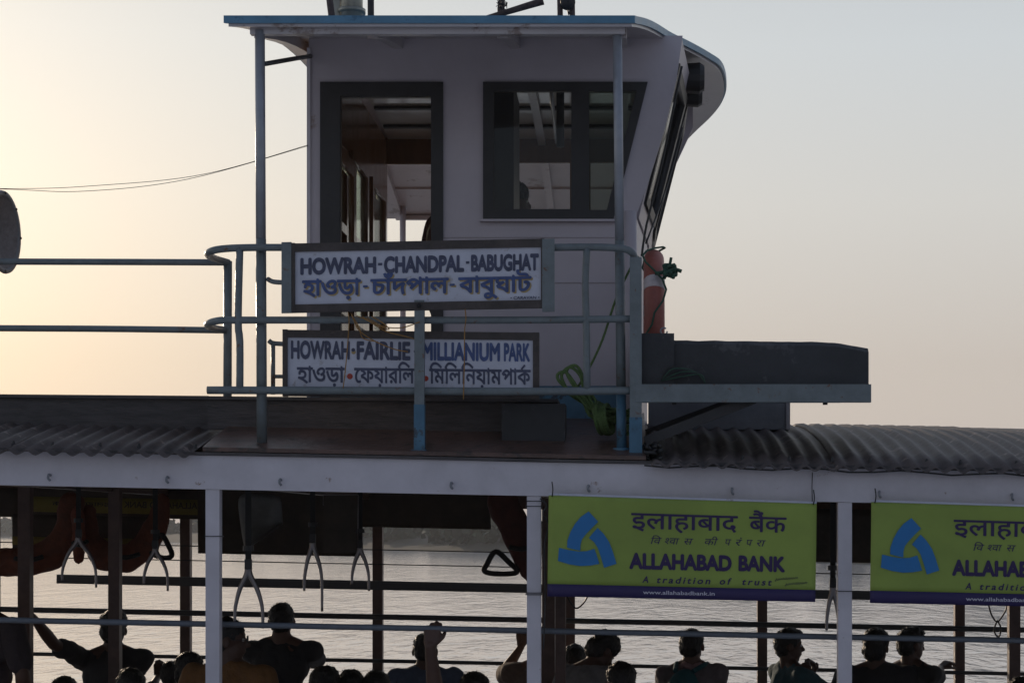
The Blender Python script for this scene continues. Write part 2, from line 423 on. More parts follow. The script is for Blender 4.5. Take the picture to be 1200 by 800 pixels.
F(box('side_bench', (-5, 8.55, 1.08), (4.5, 8.9, 1.12), SEATM))

# near fascia beam, far fascia beam
def sloped_beam(name, X0, X1, Y0, Y1, za, zb, m):
    bm = bmesh.new(); n = 40; rs = []
    for i in range(n + 1):
        X = X0 + (X1 - X0) * i / n; wv = .004 * noise.noise(Vector((X * 1.3, 0, 0)))
        rs.append([bm.verts.new((X, Y0 + wv, za + sz(X))), bm.verts.new((X, Y1, za + sz(X))), bm.verts.new((X, Y1, zb + sz(X))), bm.verts.new((X, Y0 + wv, zb + sz(X) + wv * .6))])
    for a, b in zip(rs, rs[1:]):
        for j in range(4): bm.faces.new((a[j], a[(j + 1) % 4], b[(j + 1) % 4], b[j]))
    bm.faces.new(rs[0][::-1]); bm.faces.new(rs[-1])
    return F(finish(name, bm, m))
px1 = 1 / (FPX / YN)
zb0 = HC + (VY - 583.2) * px1; zt0 = HC + (VY - 543.6) * px1
sloped_beam('near_fascia_beam', -8.2, 6.4, YN - .03, YN + .02, zb0, zt0, WHITE)
sloped_beam('fascia_top_lip', -8.2, 6.4, YN - .045, YN + .03, zt0 + .001, zt0 + .014, PLANK)
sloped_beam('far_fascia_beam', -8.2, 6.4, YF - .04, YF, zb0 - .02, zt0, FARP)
# ceiling boards and cross beams
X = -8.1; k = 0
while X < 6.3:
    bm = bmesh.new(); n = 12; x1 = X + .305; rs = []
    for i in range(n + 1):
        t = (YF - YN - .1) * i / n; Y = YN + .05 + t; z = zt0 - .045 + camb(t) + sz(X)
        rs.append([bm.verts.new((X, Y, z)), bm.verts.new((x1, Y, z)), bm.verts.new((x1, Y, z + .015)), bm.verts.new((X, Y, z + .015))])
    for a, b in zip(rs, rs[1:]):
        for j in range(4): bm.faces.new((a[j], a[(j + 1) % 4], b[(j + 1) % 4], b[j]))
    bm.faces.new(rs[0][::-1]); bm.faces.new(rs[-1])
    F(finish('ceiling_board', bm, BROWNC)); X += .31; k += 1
for i in range(-5, 5):
    X = (250 - VX) / (FPX / YN) + i * 1.42 + 1.42 * 0
    F(box('cross_beam', (X - .03, YN + .03, zb0 + .02 + sz(X)), (X + .03, YF - .05, zt0 - .05 + sz(X)), FARP))

# near posts (white) and their feet
for pxx in (250, 626, 990):
    pass
for i in range(-4, 5):
    X = (620 - VX) / 261.8 + i * 1.42 + (.02 if i == 0 else 0) - (.0 if i else 0)
    if i == -1: X = (250.5 - VX) / 261.8
    if i == 1: X = (989.5 - VX) / 261.8
    if i == 0: X = (626 - VX) / 261.8
    F(box('near_post', (X - .031, YN - .028 + .003, ZD), (X + .031, YN + .03, zb0 + sz(X) - .001), WHITE, bevel=.005))
# hooks under the fascia
for pxx in (60, 198, 330, 530, 690, 858, 1030, 1185):
    X = (pxx - VX) / 262.5; z = zb0 + sz(X) + .012
    F(tube('fascia_hook', [(X, YN - .03, z + .036), (X - .002, YN - .05, z + .038), (X - .003, YN - .055, z + .022), (X + .004, YN - .048, z + .012)], .0055, PLY, smooth=4, seg=8))

# far posts
def far_post(pxx, Y, wpx, m=FARP, name='far_post'):
    k_ = FPX / Y; X = (pxx - VX) / k_; h = wpx / k_ / 2
    F(box(name, (X - h, Y - h, ZD), (X + h, Y + h, zb0 + sz(X) + .05), m))
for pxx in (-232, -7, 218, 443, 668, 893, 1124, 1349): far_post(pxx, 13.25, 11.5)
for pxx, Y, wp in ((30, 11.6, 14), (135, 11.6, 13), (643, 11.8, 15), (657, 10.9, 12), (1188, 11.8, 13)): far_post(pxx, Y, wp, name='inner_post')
# rails
def rail(name, px_y0, Y, r, m, x0=-500, x1=1700, seg=10, flat=None):
    "px_y0: photo row at photo column 600"
    k_ = FPX / Y
    pts = []
    for i in range(21):
        pxx = x0 + (x1 - x0) * i / 20
        X = (pxx - VX) / k_; z = HC + (VY - px_y0) / k_ - SL * (pxx - 600) / k_ - .0006 * math.sin(pxx * .021)
        pts.append((X, Y, z))
    if flat:
        return F(bar(name, pts[0], pts[-1], flat[0], flat[1], m))
    return F(tube(name, pts, r, m, seg=seg))
PIPED = mat('dark_pipe_paint', (.13, .145, .17), .4, .12, 12, .1)
rail('near_handrail', 738, 8.38, .0135, PIPED)
rail('far_upper_rail', 725.5, 13.1, .020, RAILD)
rail('far_thick_rail', 688.5, 13.15, .036, RAILD, x0=68, x1=1700, flat=(.07, .064))
rail('far_lower_rail', 777, 13.1, .014, RAILD)
rail('near_lower_handrail', 846, 8.38, .0165, PIPE)
for zz in (664, 647): rail('stay_wire', zz, 13.0, .004, CABLE, seg=5)

# corrugated roof sheets
def corr_sheet(Xa, Xb, z0, Yn, Yf, lift, camf):
    bm = bmesh.new(); pitch = .082; per = 8
    nx = max(4, int((Xb - Xa) / pitch * per)); ny = 14; rows_ = []
    for j in range(ny + 1):
        Y = Yn + (Yf - Yn) * j / ny; row = []
        for i in range(nx + 1):
            X = Xa + (Xb - Xa) * i / nx
            z = z0 + camf(Y) + sz(X) + .0105 * math.sin(2 * math.pi * X / pitch) + lift + .004 * noise.noise(Vector((X * 2, Y * 2, 5)))
            row.append(bm.verts.new((X, Y, z)))
        rows_.append(row)
    for a, b in zip(rows_, rows_[1:]):
        for i in range(nx): bm.faces.new((a[i], a[i + 1], b[i + 1], b[i]))
    o = finish('corrugated_sheet', bm, CORR, smooth=True)
    md = o.modifiers.new('thick', 'SOLIDIFY'); md.thickness = .003
    return F(o)
X = .075; i = 0
while X < 6.3:
    corr_sheet(X, X + .86, zt0 + .020, YN - .11, YF + .06, .004 * (i % 2), lambda Y: .87 * camb(Y - YN)); X += .82; i += 1
X = -1.96; i = 0
while X > -8.2:
    corr_sheet(X - .86, X, zt0 + .020, YN - .11, YF + .06, .004 * (i % 2), lambda Y: .87 * camb(Y - YN)); X -= .82; i += 1
for pxx in list(range(770, 1200, 52)) + list(range(10, 230, 52)):
    X = (pxx - VX) / 262; bm = bmesh.new(); z = zt0 + sz(X)
    yb_ = YN + .05 + .05 * random.random(); X += random.uniform(-.04, .04)
    sweep(bm, [(X, yb_, z + .03), (X + .002, yb_, z + .052)], [.009, .005], 8); F(finish('roof_bolt', bm, FRAME))
F(tube('fascia_joint_wire', [W(952, 553, 8.2), W(951.5, 570, 8.2), W(952, 592, 8.2)], .0022, CABLE, seg=5))
F(tube('roof_edge_wire', [(W(755 + i * 30, 545 + i * .8 + 2 * math.sin(i * 1.7), 8.18)) for i in range(17)], .004, CABLE, seg=5))

# upper deck (rust red, cambered) between the corrugated parts
bm = bmesh.new(); rs = []; Xa, Xb = (240 - VX) / 261.8, (757 - VX) / 261.8
for i in range(25):
    t = (YF - YN + .04) * i / 24; Y = YN - .04 + t; z = zt0 + .018 + camb(max(t, 0))
    rs.append([bm.verts.new((Xa, Y, z + sz(Xa))), bm.verts.new((Xb, Y, z + sz(Xb))), bm.verts.new((Xb, Y, z + sz(Xb) + .018)), bm.verts.new((Xa, Y, z + sz(Xa) + .018))])
for a, b in zip(rs, rs[1:]):
    for j in range(4): bm.faces.new((a[j], a[(j + 1) % 4], b[(j + 1) % 4], b[j]))
bm.faces.new(rs[0][::-1]); bm.faces.new(rs[-1])
F(finish('upper_deck', bm, DECK))
def deckz(X, Y): return zt0 + .036 + camb(Y - YN + .04) + sz(X)

# dark planks standing on the roof
def plank(pa, pb, ya, yb, Y, legs):
    k_ = FPX / Y
    p = W(pa, (ya + yb) / 2, Y); q = W(pb, (ya + yb) / 2 + (pb - pa) * .008, Y); h = (yb - ya) / k_
    F(bar('dark_roof_plank', p, q, .06, h, PLANK, bevel=.004))
    F(bar('plank_top_board', p + Vector((0, .10, h / 2 + .009)), q + Vector((0, .10, h / 2 + .009)), .30, .016, PLANK))
    for lx in legs:
        X = (lx - VX) / k_; F(box('plank_leg', (X - .02, Y + .035, zt0 + sz(X) + camb(Y - YN) - .0), (X + .02, Y + .075, p.z - h / 2 + .06), PLANK))
plank(-700, 247, 461, 498, 8.95, (-500, -220, 232))
plank(245, 654, 469, 503, 8.75, (264, 570, 640))
box_o = F(box('battery_box', W(588, 528, 8.50), W(664, 476, 8.69), BOXB, bevel=.015))
# ---- railing round the upper deck
YR = 8.3
def TR(pts, r, m=RAILP, name='railing_rail', sm=6): return F(tube(name, [W(*p) for p in pts], r, m, smooth=sm, seg=12))
TR([(336, 290, YR), (300, 290, YR), (268, 291, YR), (250, 293.5, YR), (243.5, 298, 8.4), (252, 303, 8.6), (267, 307.5, 8.75)], .0165)
TR([(742, 373.5, YR), (600, 375, YR), (400, 375, YR), (280, 375, YR), (254, 376, YR), (243, 380.5, 8.4), (251, 384.5, 8.6), (265, 387, 8.75)], .0165)
TR([(742, 457.5, YR), (600, 458.5, YR), (400, 457.5, YR), (243, 457, YR)], .018)
TR([(648, 290, YR), (690, 289.5, YR), (722, 290.5, YR), (738, 294, YR), (744, 303, 8.32), (745, 318, 8.33)], .0165)
TR([(267, 307.5, 8.75), (150, 307, 8.75), (0, 306.5, 8.75), (-500, 305, 8.75)], .0155, sm=2)
TR([(265, 387, 8.75), (150, 385.5, 8.75), (0, 384.5, 8.75), (-500, 383, 8.75)], .0155, sm=2)
TR([(267, 306, 8.75), (266.5, 500, 8.75)], .020, name='railing_post', sm=0)
TR([(281, 290, YR), (279, 375, YR), (281, 400, YR), (281, 457, YR)], .0165, name='railing_post', sm=3)
TR([(688, 290, YR), (686, 330, YR), (687, 375, YR), (688, 457, YR)], .0165, name='railing_post', sm=3)
TR([(314, 327, 8.34), (320, 330, 8.32), (332, 331, 8.3)], .011, name='railing_stub')
TR([(315, 399, 8.4), (320, 402, 8.4), (334, 403, 8.4)], .011, name='railing_stub')
TR([(320, 402, 8.4), (320, 462, 8.4)], .010, name='railing_stub', sm=0)
TR([(320, 441, 8.4), (334, 441, 8.4)], .009, name='railing_stub', sm=0)
TR([(-120, 305, 8.75), (-120, 490, 8.75)], .018, name='railing_post', sm=0)
# flat bar posts, blue below
def flatpost(name, x0, x1, y0, ysplit, y1, Y, th=.03):
    a = W(x0, ysplit, Y); b = W(x1, y0, Y); F(box(name, (a.x, Y - th / 2, a.z), (b.x, Y + th / 2, b.z), RAILP, bevel=.003))
    c = W(x0, y1, Y); F(box('blue_post_foot', (c.x - .002, Y - th / 2 - .002, c.z), (b.x + .002, Y + th / 2 + .002, a.z), BLUEF, bevel=.003))
    F(box('post_base_flange', (c.x - .012, Y - .035, c.z - .004), (b.x + .012, Y + .035, c.z + .012), BLUEF))
flatpost('railing_flat_post', 486, 497.5, 352, 474, 530, 8.27)
flatpost('railing_flat_post', 738, 752, 302, 489, 536, 8.30, .05)
bm = bmesh.new(); c = W(491, 358, 8.25); sweep(bm, [c, c + Vector((0, -.012, 0))], [.011, .008], 8); F(finish('post_bolt', bm, BLACKW))
# roof posts
def round_post(xa, ya, xb, yb, ysp, r, Y):
    a, b = W(xa, ya, Y), W(xb, yb, Y); f = (ysp - ya) / (yb - ya); m_ = a.lerp(b, f)
    g = a.lerp(b, .5)
    F(tube('awning_post', [a, g], r, PIPE)); F(tube('awning_post', [g + Vector((0, 0, 0)), m_], r * 1.04, RAILP)); F(tube('blue_post_foot', [m_, b], r * 1.08, BLUEF))
    F(tube('post_base_flange', [b + Vector((0, 0, .012)), b - Vector((0, 0, .004))], r * 1.9, BLUEF, seg=16))
round_post(304.5, 36, 307, 524, 522, .0225, 8.34)
round_post(723.5, 36, 728.5, 528, 462, .0215, 8.36)
a, b = W(472, 236, 13.3), W(472, 500, 13.3); F(tube('awning_post', [a, b], .022, WHITE))
F(tube('post_brace', [W(311, 75, 8.34), W(345, 69, 8.9), W(364, 66, 9.3)], .011, RAILD))

# ---- wheelhouse
YW, YB = 9.3, 12.0
plate_px = [[(362, 42), (800, 42), (798, 56), (793, 92), (780, 148), (757, 222), (745, 254), (745, 503), (362, 503)],
            rect(378, 100, 515, 492), [(568, 100), (755, 100), (716, 252), (568, 252)]]
F(plate_xz('wheelhouse_side_wall', plate_px, YW, .035, WALLP))
k9 = FPX / (YW - .02)
df = F(plate_xz('door_frame', [rect(375, 96, 519, 494), rect(398, 112, 505, 492)], YW - .018, .07, FRAME))
wf = F(plate_xz('window_frame', [[(566, 96), (759, 96), (719, 256), (566, 256)], rect(578, 105.5, 669.5, 245), [(690, 106), (746, 106), (711, 246), (690, 246)]], YW - .02, .06, FRAME))
def child_of(o, p):   # o is built in world metres, p is a ferry part also built in world metres
    o.parent = p; return o
child_of(plate_xz('pane', [rect(576, 104, 671, 247)], YW + .012, .004, GLASS), wf)
child_of(plate_xz('pane', [[(688, 104), (748, 104), (713, 247), (688, 247)]], YW + .020, .004, GLASSD), wf)
F(plate_xz('window_sill', [rect(562, 256.5, 722, 259)], YW - .035, .03, WALLP))
F(plate_xz('wall_blue_band', [rect(362.5, 452, 745, 503)], YW - .004, .003, BLUEF))
F(tube('wall_corner_post', [W(738, 248, 9.29), W(740, 505, 9.29)], .035, WALLP, seg=16))
F(plate_xz('wall_corner_strip', [rect(359.5, 56, 363.5, 503)], YW - .012, .05, WHITE))
# wall seams
for yy in (277, 330): F(plate_xz('wall_seam_batten', [rect(519.5, yy, 744, yy + 1.2)], YW - .006, .005, WALLP))
# side wall at the stern side (X const) with framed shutters
XL = (362 - VX) / (FPX / YW)
def plate_yz(name, loops, X, th, m, parent=None):
    me = fill2d(loops, th); xform(me, lambda c: Vector((X + c.z, c.x, HC + c.y))); weld(me)
    return link(name, me, m, parent)
yzr = lambda y0, z0, y1, z1: [(y0, z0), (y1, z0), (y1, z1), (y0, z1)]
wins = [(9.62, 10.25), (10.42, 11.05), (11.22, 11.85)]
F(plate_yz('wheelhouse_stern_wall', [yzr(YW + .04, .5, YB - .001, 2.5)] + [yzr(a, 1.15, b, 2.12) for a, b in wins], XL + .017, .034, WOOD))
for i, (a, b) in enumerate(wins):
    fr = F(plate_yz('shutter_frame', [yzr(a, 1.15, b, 2.12), yzr(a + .05, 1.2, b - .05, 1.6), yzr(a + .05, 1.65, b - .05, 2.07)], XL + .03, .045, WOOD))
    child_of(plate_yz('pane', [yzr(a + .048, 1.2, b - .048, 2.07)], XL + .03, .004, GLASSD), fr)
# open door leaf seen inside, with glazed upper part
F(plate_yz('inner_door_leaf', [yzr(9.36, .5, 10.0, 1.95), yzr(9.44, 1.42, 9.92, 1.87), yzr(9.44, .95, 9.92, 1.34)], XL + .12, .03, WOOD))
# far wall
F(plate_xz('wheelhouse_far_wall', [[(424, 160), (795, 160), (745, 330), (745, 500), (424, 500)], rect(453, 192, 530, 498), rect(603, 190.5, 668, 330), rect(692, 190.5, 738, 330)], YB, .035, WOOD))
F(plate_xz('far_window_mullion', [rect(601, 188, 606, 333), ], YB - .02, .02, FRAME))
# front: three facets raking forward
def front_pt(Y, top):
    u = (Y - YW) / (YB - YW); bul = .085 * math.sin(math.pi * min(max(u, 0), 1)) ** .8
    if top: return Vector((.225 + bul, Y, HC + 2.46))
    return Vector((.012 + bul * .8, Y, HC + 1.57))
fy = [YW + .01, YW + .92, YB - .9, YB - .01]
for a, b in zip(fy, fy[1:]):
    t0, t1, b0, b1 = front_pt(a, 1), front_pt(b, 1), front_pt(a, 0), front_pt(b, 0)
    def fp(u, v, off=0):
        p = (b0.lerp(b1, u)).lerp(t0.lerp(t1, u), v); nrm = (b1 - b0).cross(t0 - b0).normalized()
        if nrm.x < 0: nrm = -nrm
        return p + nrm * off
    def facet(name, loops, th, off, m, parent=None):
        me = fill2d(loops, th); xform(me, lambda c: fp(c.x, c.y, off + c.z)); weld(me); return link(name, me, m, parent)
    F(facet('front_wall_facet', [rect(0, -.02, 1, 1), rect(.1, .1, .9, .86)], .03, 0, WALLP))
    fr = F(facet('front_window_frame', [rect(.08, .08, .92, .88), rect(.15, .13, .85, .82)], .05, .004, FRAME))
    facet('pane', [rect(.14, .12, .86, .83)], .004, .0, GLASS, fr)
    # upright lower part of the front
    bm = bmesh.new(); q0, q1 = front_pt(a, 0), front_pt(b, 0)
    vs = [Vector((q.x + dx, q.y, z)) for q in (q0, q1) for z in (HC + .45, q0.z + .0) for dx in (-.035, 0)]
    vv = [bm.verts.new(v) for v in vs]
    for f in ((0, 1, 3, 2), (4, 6, 7, 5), (0, 4, 5, 1), (2, 3, 7, 6), (0, 2, 6, 4), (1, 5, 7, 3)): bm.faces.new([vv[i] for i in f])
    F(finish('front_lower_wall', bm, WALLP))
F(tube('front_wiper_cable', [W(799, 78, 9.26), W(776, 190, 9.24), W(758, 262, 9.22), W(752, 300, 9.2)], .006, CABLE, smooth=4, seg=6))
F(tube('front_stay_cable', [W(800, 150, 10.2), W(781, 220, 9.8), W(757, 285, 9.3)], .005, CABLE, smooth=4, seg=6))

# ---- wheelhouse roof: cambered, round at the bow
RB = [(-.01, 8.3), (.05, 8.7), (.16, 9.38), (.266, 9.75), (.405, 10.17), (.476, 10.4), (.52, 10.73), (.536, 11.1), (.495, 11.5), (.371, 11.96), (.2, 12.6), (-.01, 13.5)]
rbs = catmull([(x, y, 0) for x, y in RB], 4)
def rz(Y): return HC + 2.272 + camb(Y - 8.3)
XLR = -1.826
def roof_slab(name, m, z0, z1, inset=0, yn=8.3, yf=13.5, grow=0):
    bm = bmesh.new(); cols = 14; rr = []
    for p in rbs:
        Y = p.y
        if Y < yn: Y = yn
        xr = p.x - inset + grow; Y = min(max(Y, 8.3 + inset - grow), 13.5 - inset + grow)
        rr.append([(XLR + inset - grow + (xr - (XLR + inset - grow)) * i / cols, Y) for i in range(cols + 1)])
    top = [[bm.verts.new((x, y, rz(y) + z1)) for x, y in row] for row in rr]
    bot = [[bm.verts.new((x, y, rz(y) + z0)) for x, y in row] for row in rr]
    n = len(rr)
    for i in range(n - 1):
        for j in range(cols):
            bm.faces.new((top[i][j], top[i][j + 1], top[i + 1][j + 1], top[i + 1][j]))
            bm.faces.new((bot[i][j], bot[i + 1][j], bot[i + 1][j + 1], bot[i][j + 1]))
        bm.faces.new((top[i][cols], bot[i][cols], bot[i + 1][cols], top[i + 1][cols]))
        bm.faces.new((top[i][0], top[i + 1][0], bot[i + 1][0], bot[i][0]))
    for j in range(cols):
        bm.faces.new((top[0][j], bot[0][j], bot[0][j + 1], top[0][j + 1])); bm.faces.new((top[-1][j], top[-1][j + 1], bot[-1][j + 1], bot[-1][j]))
    return F(finish(name, bm, m))
roof_slab('wheelhouse_roof', SOFFIT, -.030, -.006)
roof_slab('roof_covering', BLUE, -.005, .014, grow=.012)
# blue rim strip along the edge
edge = [(XLR - .02, 13.5 - 5.21 * i / 24) for i in range(25)] + [(p.x + .014, p.y - .01) for p in rbs]
bm = bmesh.new(); rs = []
for x, y in edge:
    z = rz(max(y, 8.3)); rs.append([bm.verts.new((x, y, z - .016)), bm.verts.new((x, y, z + .018))])
for a, b in zip(rs, rs[1:]): bm.faces.new((a[0], b[0], b[1], a[1]))
o = F(finish('roof_rim', bm, BLUE, smooth=False)); md = o.modifiers.new('s', 'SOLIDIFY'); md.thickness = .012
F(box('roof_edge_batten', (XLR + .09, 8.33, rz(8.33) - .062), (-.04, 8.37, rz(8.33) - .031), SOFFIT))
F(box('roof_edge_batten', (XLR + .09, 13.42, rz(13.45) - .062), (-.04, 13.46, rz(13.45) - .031), SOFFIT))
def rib(X, w_, h_, m=SOFFIT, y0=8.4, y1=13.4, name='roof_rib'):
    bm = bmesh.new(); rs = []
    for i in range(21):
        Y = y0 + (y1 - y0) * i / 20; z = rz(Y) - .0305
        rs.append([bm.verts.new((X - w_ / 2, Y, z)), bm.verts.new((X + w_ / 2, Y, z)), bm.verts.new((X + w_ / 2, Y, z - h_)), bm.verts.new((X - w_ / 2, Y, z - h_))])
    for a, b in zip(rs, rs[1:]):
        for j in range(4): bm.faces.new((a[j], a[(j + 1) % 4], b[(j + 1) % 4], b[j]))
    bm.faces.new(rs[0][::-1]); bm.faces.new(rs[-1]); F(finish(name, bm, m))
for X in (XLR + .12, -1.19, -.60): rib(X, .05, .05)
rib(-.06, .05, .05)
bm = bmesh.new(); rs = []
for i in range(17):
    Y = YW + .045 + (YB - YW - .055) * i / 16; z = rz(Y) - .034
    rs.append([bm.verts.new((XL + .04, Y, z)), bm.verts.new((.16, Y, z)), bm.verts.new((.16, Y, z - .008)), bm.verts.new((XL + .04, Y, z - .008))])
for a, b in zip(rs, rs[1:]):
    for j in range(4): bm.faces.new((a[j], a[(j + 1) % 4], b[(j + 1) % 4], b[j]))
bm.faces.new(rs[0][::-1]); bm.faces.new(rs[-1]); F(finish('cabin_ceiling', bm, CEIL))
for Y in (9.7, 10.4, 11.27, 11.68): F(box('ceiling_batten', (XL + .05, Y, rz(Y) - .06), (.15, Y + .05, rz(Y) - .043), FRAME))
for X in (-.80, -.62, -.2): F(box('ceiling_runner', (X - .03, 9.4, rz(9.4) - .08), (X + .03, 9.6, rz(9.4) - .05), FRAME))
for Y in (12.45, 12.95): F(box('soffit_seam_batten', (XLR + .15, Y, rz(Y) - .043), (-.07, Y + .02, rz(Y) - .031), SOFFIT))
for Y in (8.8,): F(box('soffit_seam_batten', (XLR + .15, Y, rz(Y) - .040), (-.07, Y + .02, rz(Y) - .031), SOFFIT))
F(box('cabin_cupboard', (-.78, 9.8, HC + .9), (-.64, 10.3, HC + 2.35), FRAME))
F(tube('overhead_pipe', [(-.44, 9.42, HC + 2.36), (-.5, 11.9, HC + 2.47)], .012, PIPE))
F(tube('periscope_pipe', [(-.40, 10.0, HC + 2.05), (-.40, 10.0, HC + 2.5)], .022, FRAME))
F(tube('wheel_column', [(-.15, 10.6, HC + .5), (-.15, 10.6, HC + 1.45)], .03, FRAME))
bm = bmesh.new(); c0 = Vector((-.2, 10.6, HC + 1.42))
sweep(bm, [c0 + Vector((0, .3 * math.cos(a_), .3 * math.sin(a_))) for a_ in [2 * math.pi * i / 32 for i in range(32)]], .014, 8, closed=True)
for i in range(6):
    a_ = math.pi * i / 3; sweep(bm, [c0, c0 + Vector((0, .38 * math.cos(a_), .38 * math.sin(a_)))], .009, 6)
F(finish('steering_wheel', bm, WOOD, smooth=True))
F(box('wheelhouse_floor', (XL + .04, YW + .04, HC + .46), (.0, YB - .01, HC + .50), DECK))
# searchlights under the roof at the bow
for (px_, py_, Y, s_) in ((807, 92, 10.1, .085), (807, 110, 10.25, .075)):
    c = W(px_, py_, Y); bm = bmesh.new()
    sweep(bm, [c + Vector((-.6 * s_, 0, 0)), c + Vector((-.2 * s_, 0, 0)), c + Vector((.7 * s_, 0, 0)), c + Vector((s_, 0, 0))], [s_ * .55, s_ * .95, s_, s_ * .8], 16)
    L_ = F(finish('floodlight', bm, FRAME, smooth=False))
F(tube('floodlight_bracket', [W(800, 58, 10.1), W(803, 84, 10.1)], .012, FRAME, seg=8))
F(tube('floodlight_bracket', [W(800, 90, 10.2), W(803, 116, 10.25)], .012, FRAME, seg=8))
# white underlit bow soffit wing
F(plate_xz('bow_soffit_bracket', [[(770, 120), (812, 118), (812, 150), (782, 214), (765, 250)]], 11.3, .03, WALLP))

# ---- platform with brace to the right
F(box('platform_channel', W(745, 471, 8.27), (W(1021, 450, 8.27).x, 8.31, W(0, 450, 8.27).z), RAILP))
F(box('platform_deck', W(753, 455, 8.315), (W(1019, 452, 8.3).x, 9.25, W(0, 451.5, 8.3).z), RAILP))
F(box('platform_channel', W(745, 466, 9.2), (W(1012, 450, 8.3).x, 9.25, W(0, 455.5, 8.3).z), RAILP))
F(bar('platform_brace', W(756, 517, 8.34), W(884, 467, 8.34), .03, .045, FRAME))
F(bar('platform_strut', W(752, 510, 9.2), W(860, 470, 9.2), .03, .04, FRAME))
for pxx in (790, 967): 
    c = W(pxx, 471, 8.32); F(box('channel_bolt', c - Vector((.01, .01, .012)), c + Vector((.01, .01, 0)), FRAME, bevel=0))
F(plate_xz('grey_locker_board', [rect(760, 463, 921, 503)], 9.5, .25, PLY))
F(plate_xz('grey_locker_edge', [rect(921.5, 461, 926, 503)], 9.49, .27, SOFFIT))

# ------------------------------------------------------------------ things on the ferry
def T(o, root):      # o built in world metres, child of a thing's empty
    o.parent = root; o.matrix_parent_inverse = Matrix.Translation(-Vector(root.location)); return o

# upper route board
def surf1(YS, u0, slope):
    def f(u, v, proud=0): return W(u, v + slope * (u - u0), YS) + Vector((0, -proud, 0))
    return f
s1 = surf1(8.262, 345, -.019)
def sheet(name, surf, u0, v0, u1, v1, proud, th, m, root, bev=0):
    a = [surf(u0, v0, proud), surf(u1, v0, proud), surf(u1, v1, proud), surf(u0, v1, proud)]
    bm = bmesh.new(); f = [bm.verts.new(p) for p in a]; b = [bm.verts.new(p + Vector((0, th, 0))) for p in a]
    bm.faces.new(f); bm.faces.new(b[::-1])
    for i in range(4): bm.faces.new((f[i], b[i], b[(i + 1) % 4], f[(i + 1) % 4]))
    return T(finish(name, bm, m, bevel=bev), root)
sg = empty('route_board', W(490, 366, 8.27))
tag(sg, 'upper white route board in brown frame lettered HOWRAH-CHANDPAL-BABUGHAT on the railing', 'sign', 'route boards on the wheelhouse railing')
sheet('panel', s1, 343, 293, 637, 359, 0, .008, SIGNW, sg)
sheet('frame_rail', s1, 341, 285.5, 637, 295.2, .009, .02, SFRAME, sg, .002)
sheet('frame_rail', s1, 341, 357, 637, 366.5, .009, .02, SFRAME, sg, .002)
sheet('frame_stile', s1, 340, 285, 346, 366.5, .011, .024, SFRAME, sg, .002)
sheet('frame_stile', s1, 634, 285.2, 638, 366.4, .011, .024, SFRAME, sg, .002)
sheet('clamp_bar', s1, 330.5, 284, 342, 367, .014, .012, RAILP, sg, .002)
sheet('clamp_bar', s1, 635.5, 286, 650, 371, .014, .012, RAILP, sg, .002)
def LT(root, surf, body, u0, v0, u1, v1, m, thick=.0, proud=.0015, **k):
    o = lettering('lettering', body, u0, v0, u1, v1, surf, m, None, thick, proud, **k); return T(o, root)
LT(sg, s1, 'HOWRAH', 352, 303.6, 441, 321.2, SIGNI, .052, ylim=(0, .69))
LT(sg, s1, '-', 443, 310, 448, 313, SIGNI, .02)
LT(sg, s1, 'CHANDPAL', 450, 303.6, 544, 321.2, SIGNI, .052, ylim=(0, .69))
LT(sg, s1, '-', 546, 310, 550, 313, SIGNI, .02)
LT(sg, s1, 'BABUGHAT', 552, 303.6, 631.5, 321.2, SIGNI, .052, ylim=(0, .69))
for dx, dy, m_, pr in ((1.6, 1.5, SIGNO, .0010), (0, 0, SIGNB, .0032)):
    for body, u0, u1 in (('হাওড়া', 354, 423), ('চাঁদপাল', 434, 526), ('বাবুঘাট', 537, 623)):
        LT(sg, s1, body, u0 + dx, 328.6 + dy, u1 + dx, 346.5 + dy, m_, .028, pr, ylim=(0, .655))
    for a, b in ((425.5, 431), (527, 533)): LT(sg, s1, '-', a + dx, 336 + dy, b + dx, 338.6 + dy, m_, .02, pr)
LT(sg, s1, '• CARAVAN •', 598, 352.2, 632, 355.6, SIGNI, .02, shear=.1)

# lower route board
s2 = surf1(8.345, 337, .0115)
sh = empty('route_board', W(480, 465, 8.35))
tag(sh, 'lower white route board lettered HOWRAH FAIRLIE MILLIANIUM PARK behind the middle and bottom rails', 'sign', 'route boards on the wheelhouse railing')
sheet('panel', s2, 334, 392, 626, 462, 0, .008, SIGNW, sh)
sheet('frame_rail', s2, 332, 386.5, 632, 395.3, .009, .02, SFRAME, sh, .002)
sheet('frame_rail', s2, 332, 454.6, 632, 464, .009, .02, SFRAME, sh, .002)
sheet('frame_stile', s2, 331.5, 386, 337.2, 464.4, .011, .024, SFRAME, sh, .002)
sheet('frame_stile', s2, 624.6, 386.3, 632, 464.4, .011, .024, SFRAME, sh, .002)
for body, u0, u1 in (('HOWRAH', 341, 410), ('FAIRLIE', 418, 481), ('MILLIANIUM', 495, 586), ('PARK', 590.5, 621)):
    LT(sh, s2, body, u0, 399.8, u1, 419.3, SIGNB if body in ('MILLIANIUM', 'PARK') else SIGNI, .044, ylim=(0, .69))
for body, u0, u1 in (('হাওড়া', 348, 404), ('েফয়ারিল', 415, 486), ('িমিলিনয়াম', 503, 588), ('পাক', 588, 622)):
    LT(sh, s2, body, u0, 429.6, u1, 447.0, SIGNI, .022, ylim=(0, .655))
def disc(name, surf, u, v, r, proud, m, root):
    c = surf(u, v, proud); bm = bmesh.new(); sweep(bm, [c, c + Vector((0, .002, 0))], r / 260, 16); return T(finish(name, bm, m), root)
disc('ink_dot', s2, 414, 409, 2.2, .002, SIGNI, sh); disc('ink_dot', s2, 414.4, 411.5, 2.6, .001, SIGNO, sh)
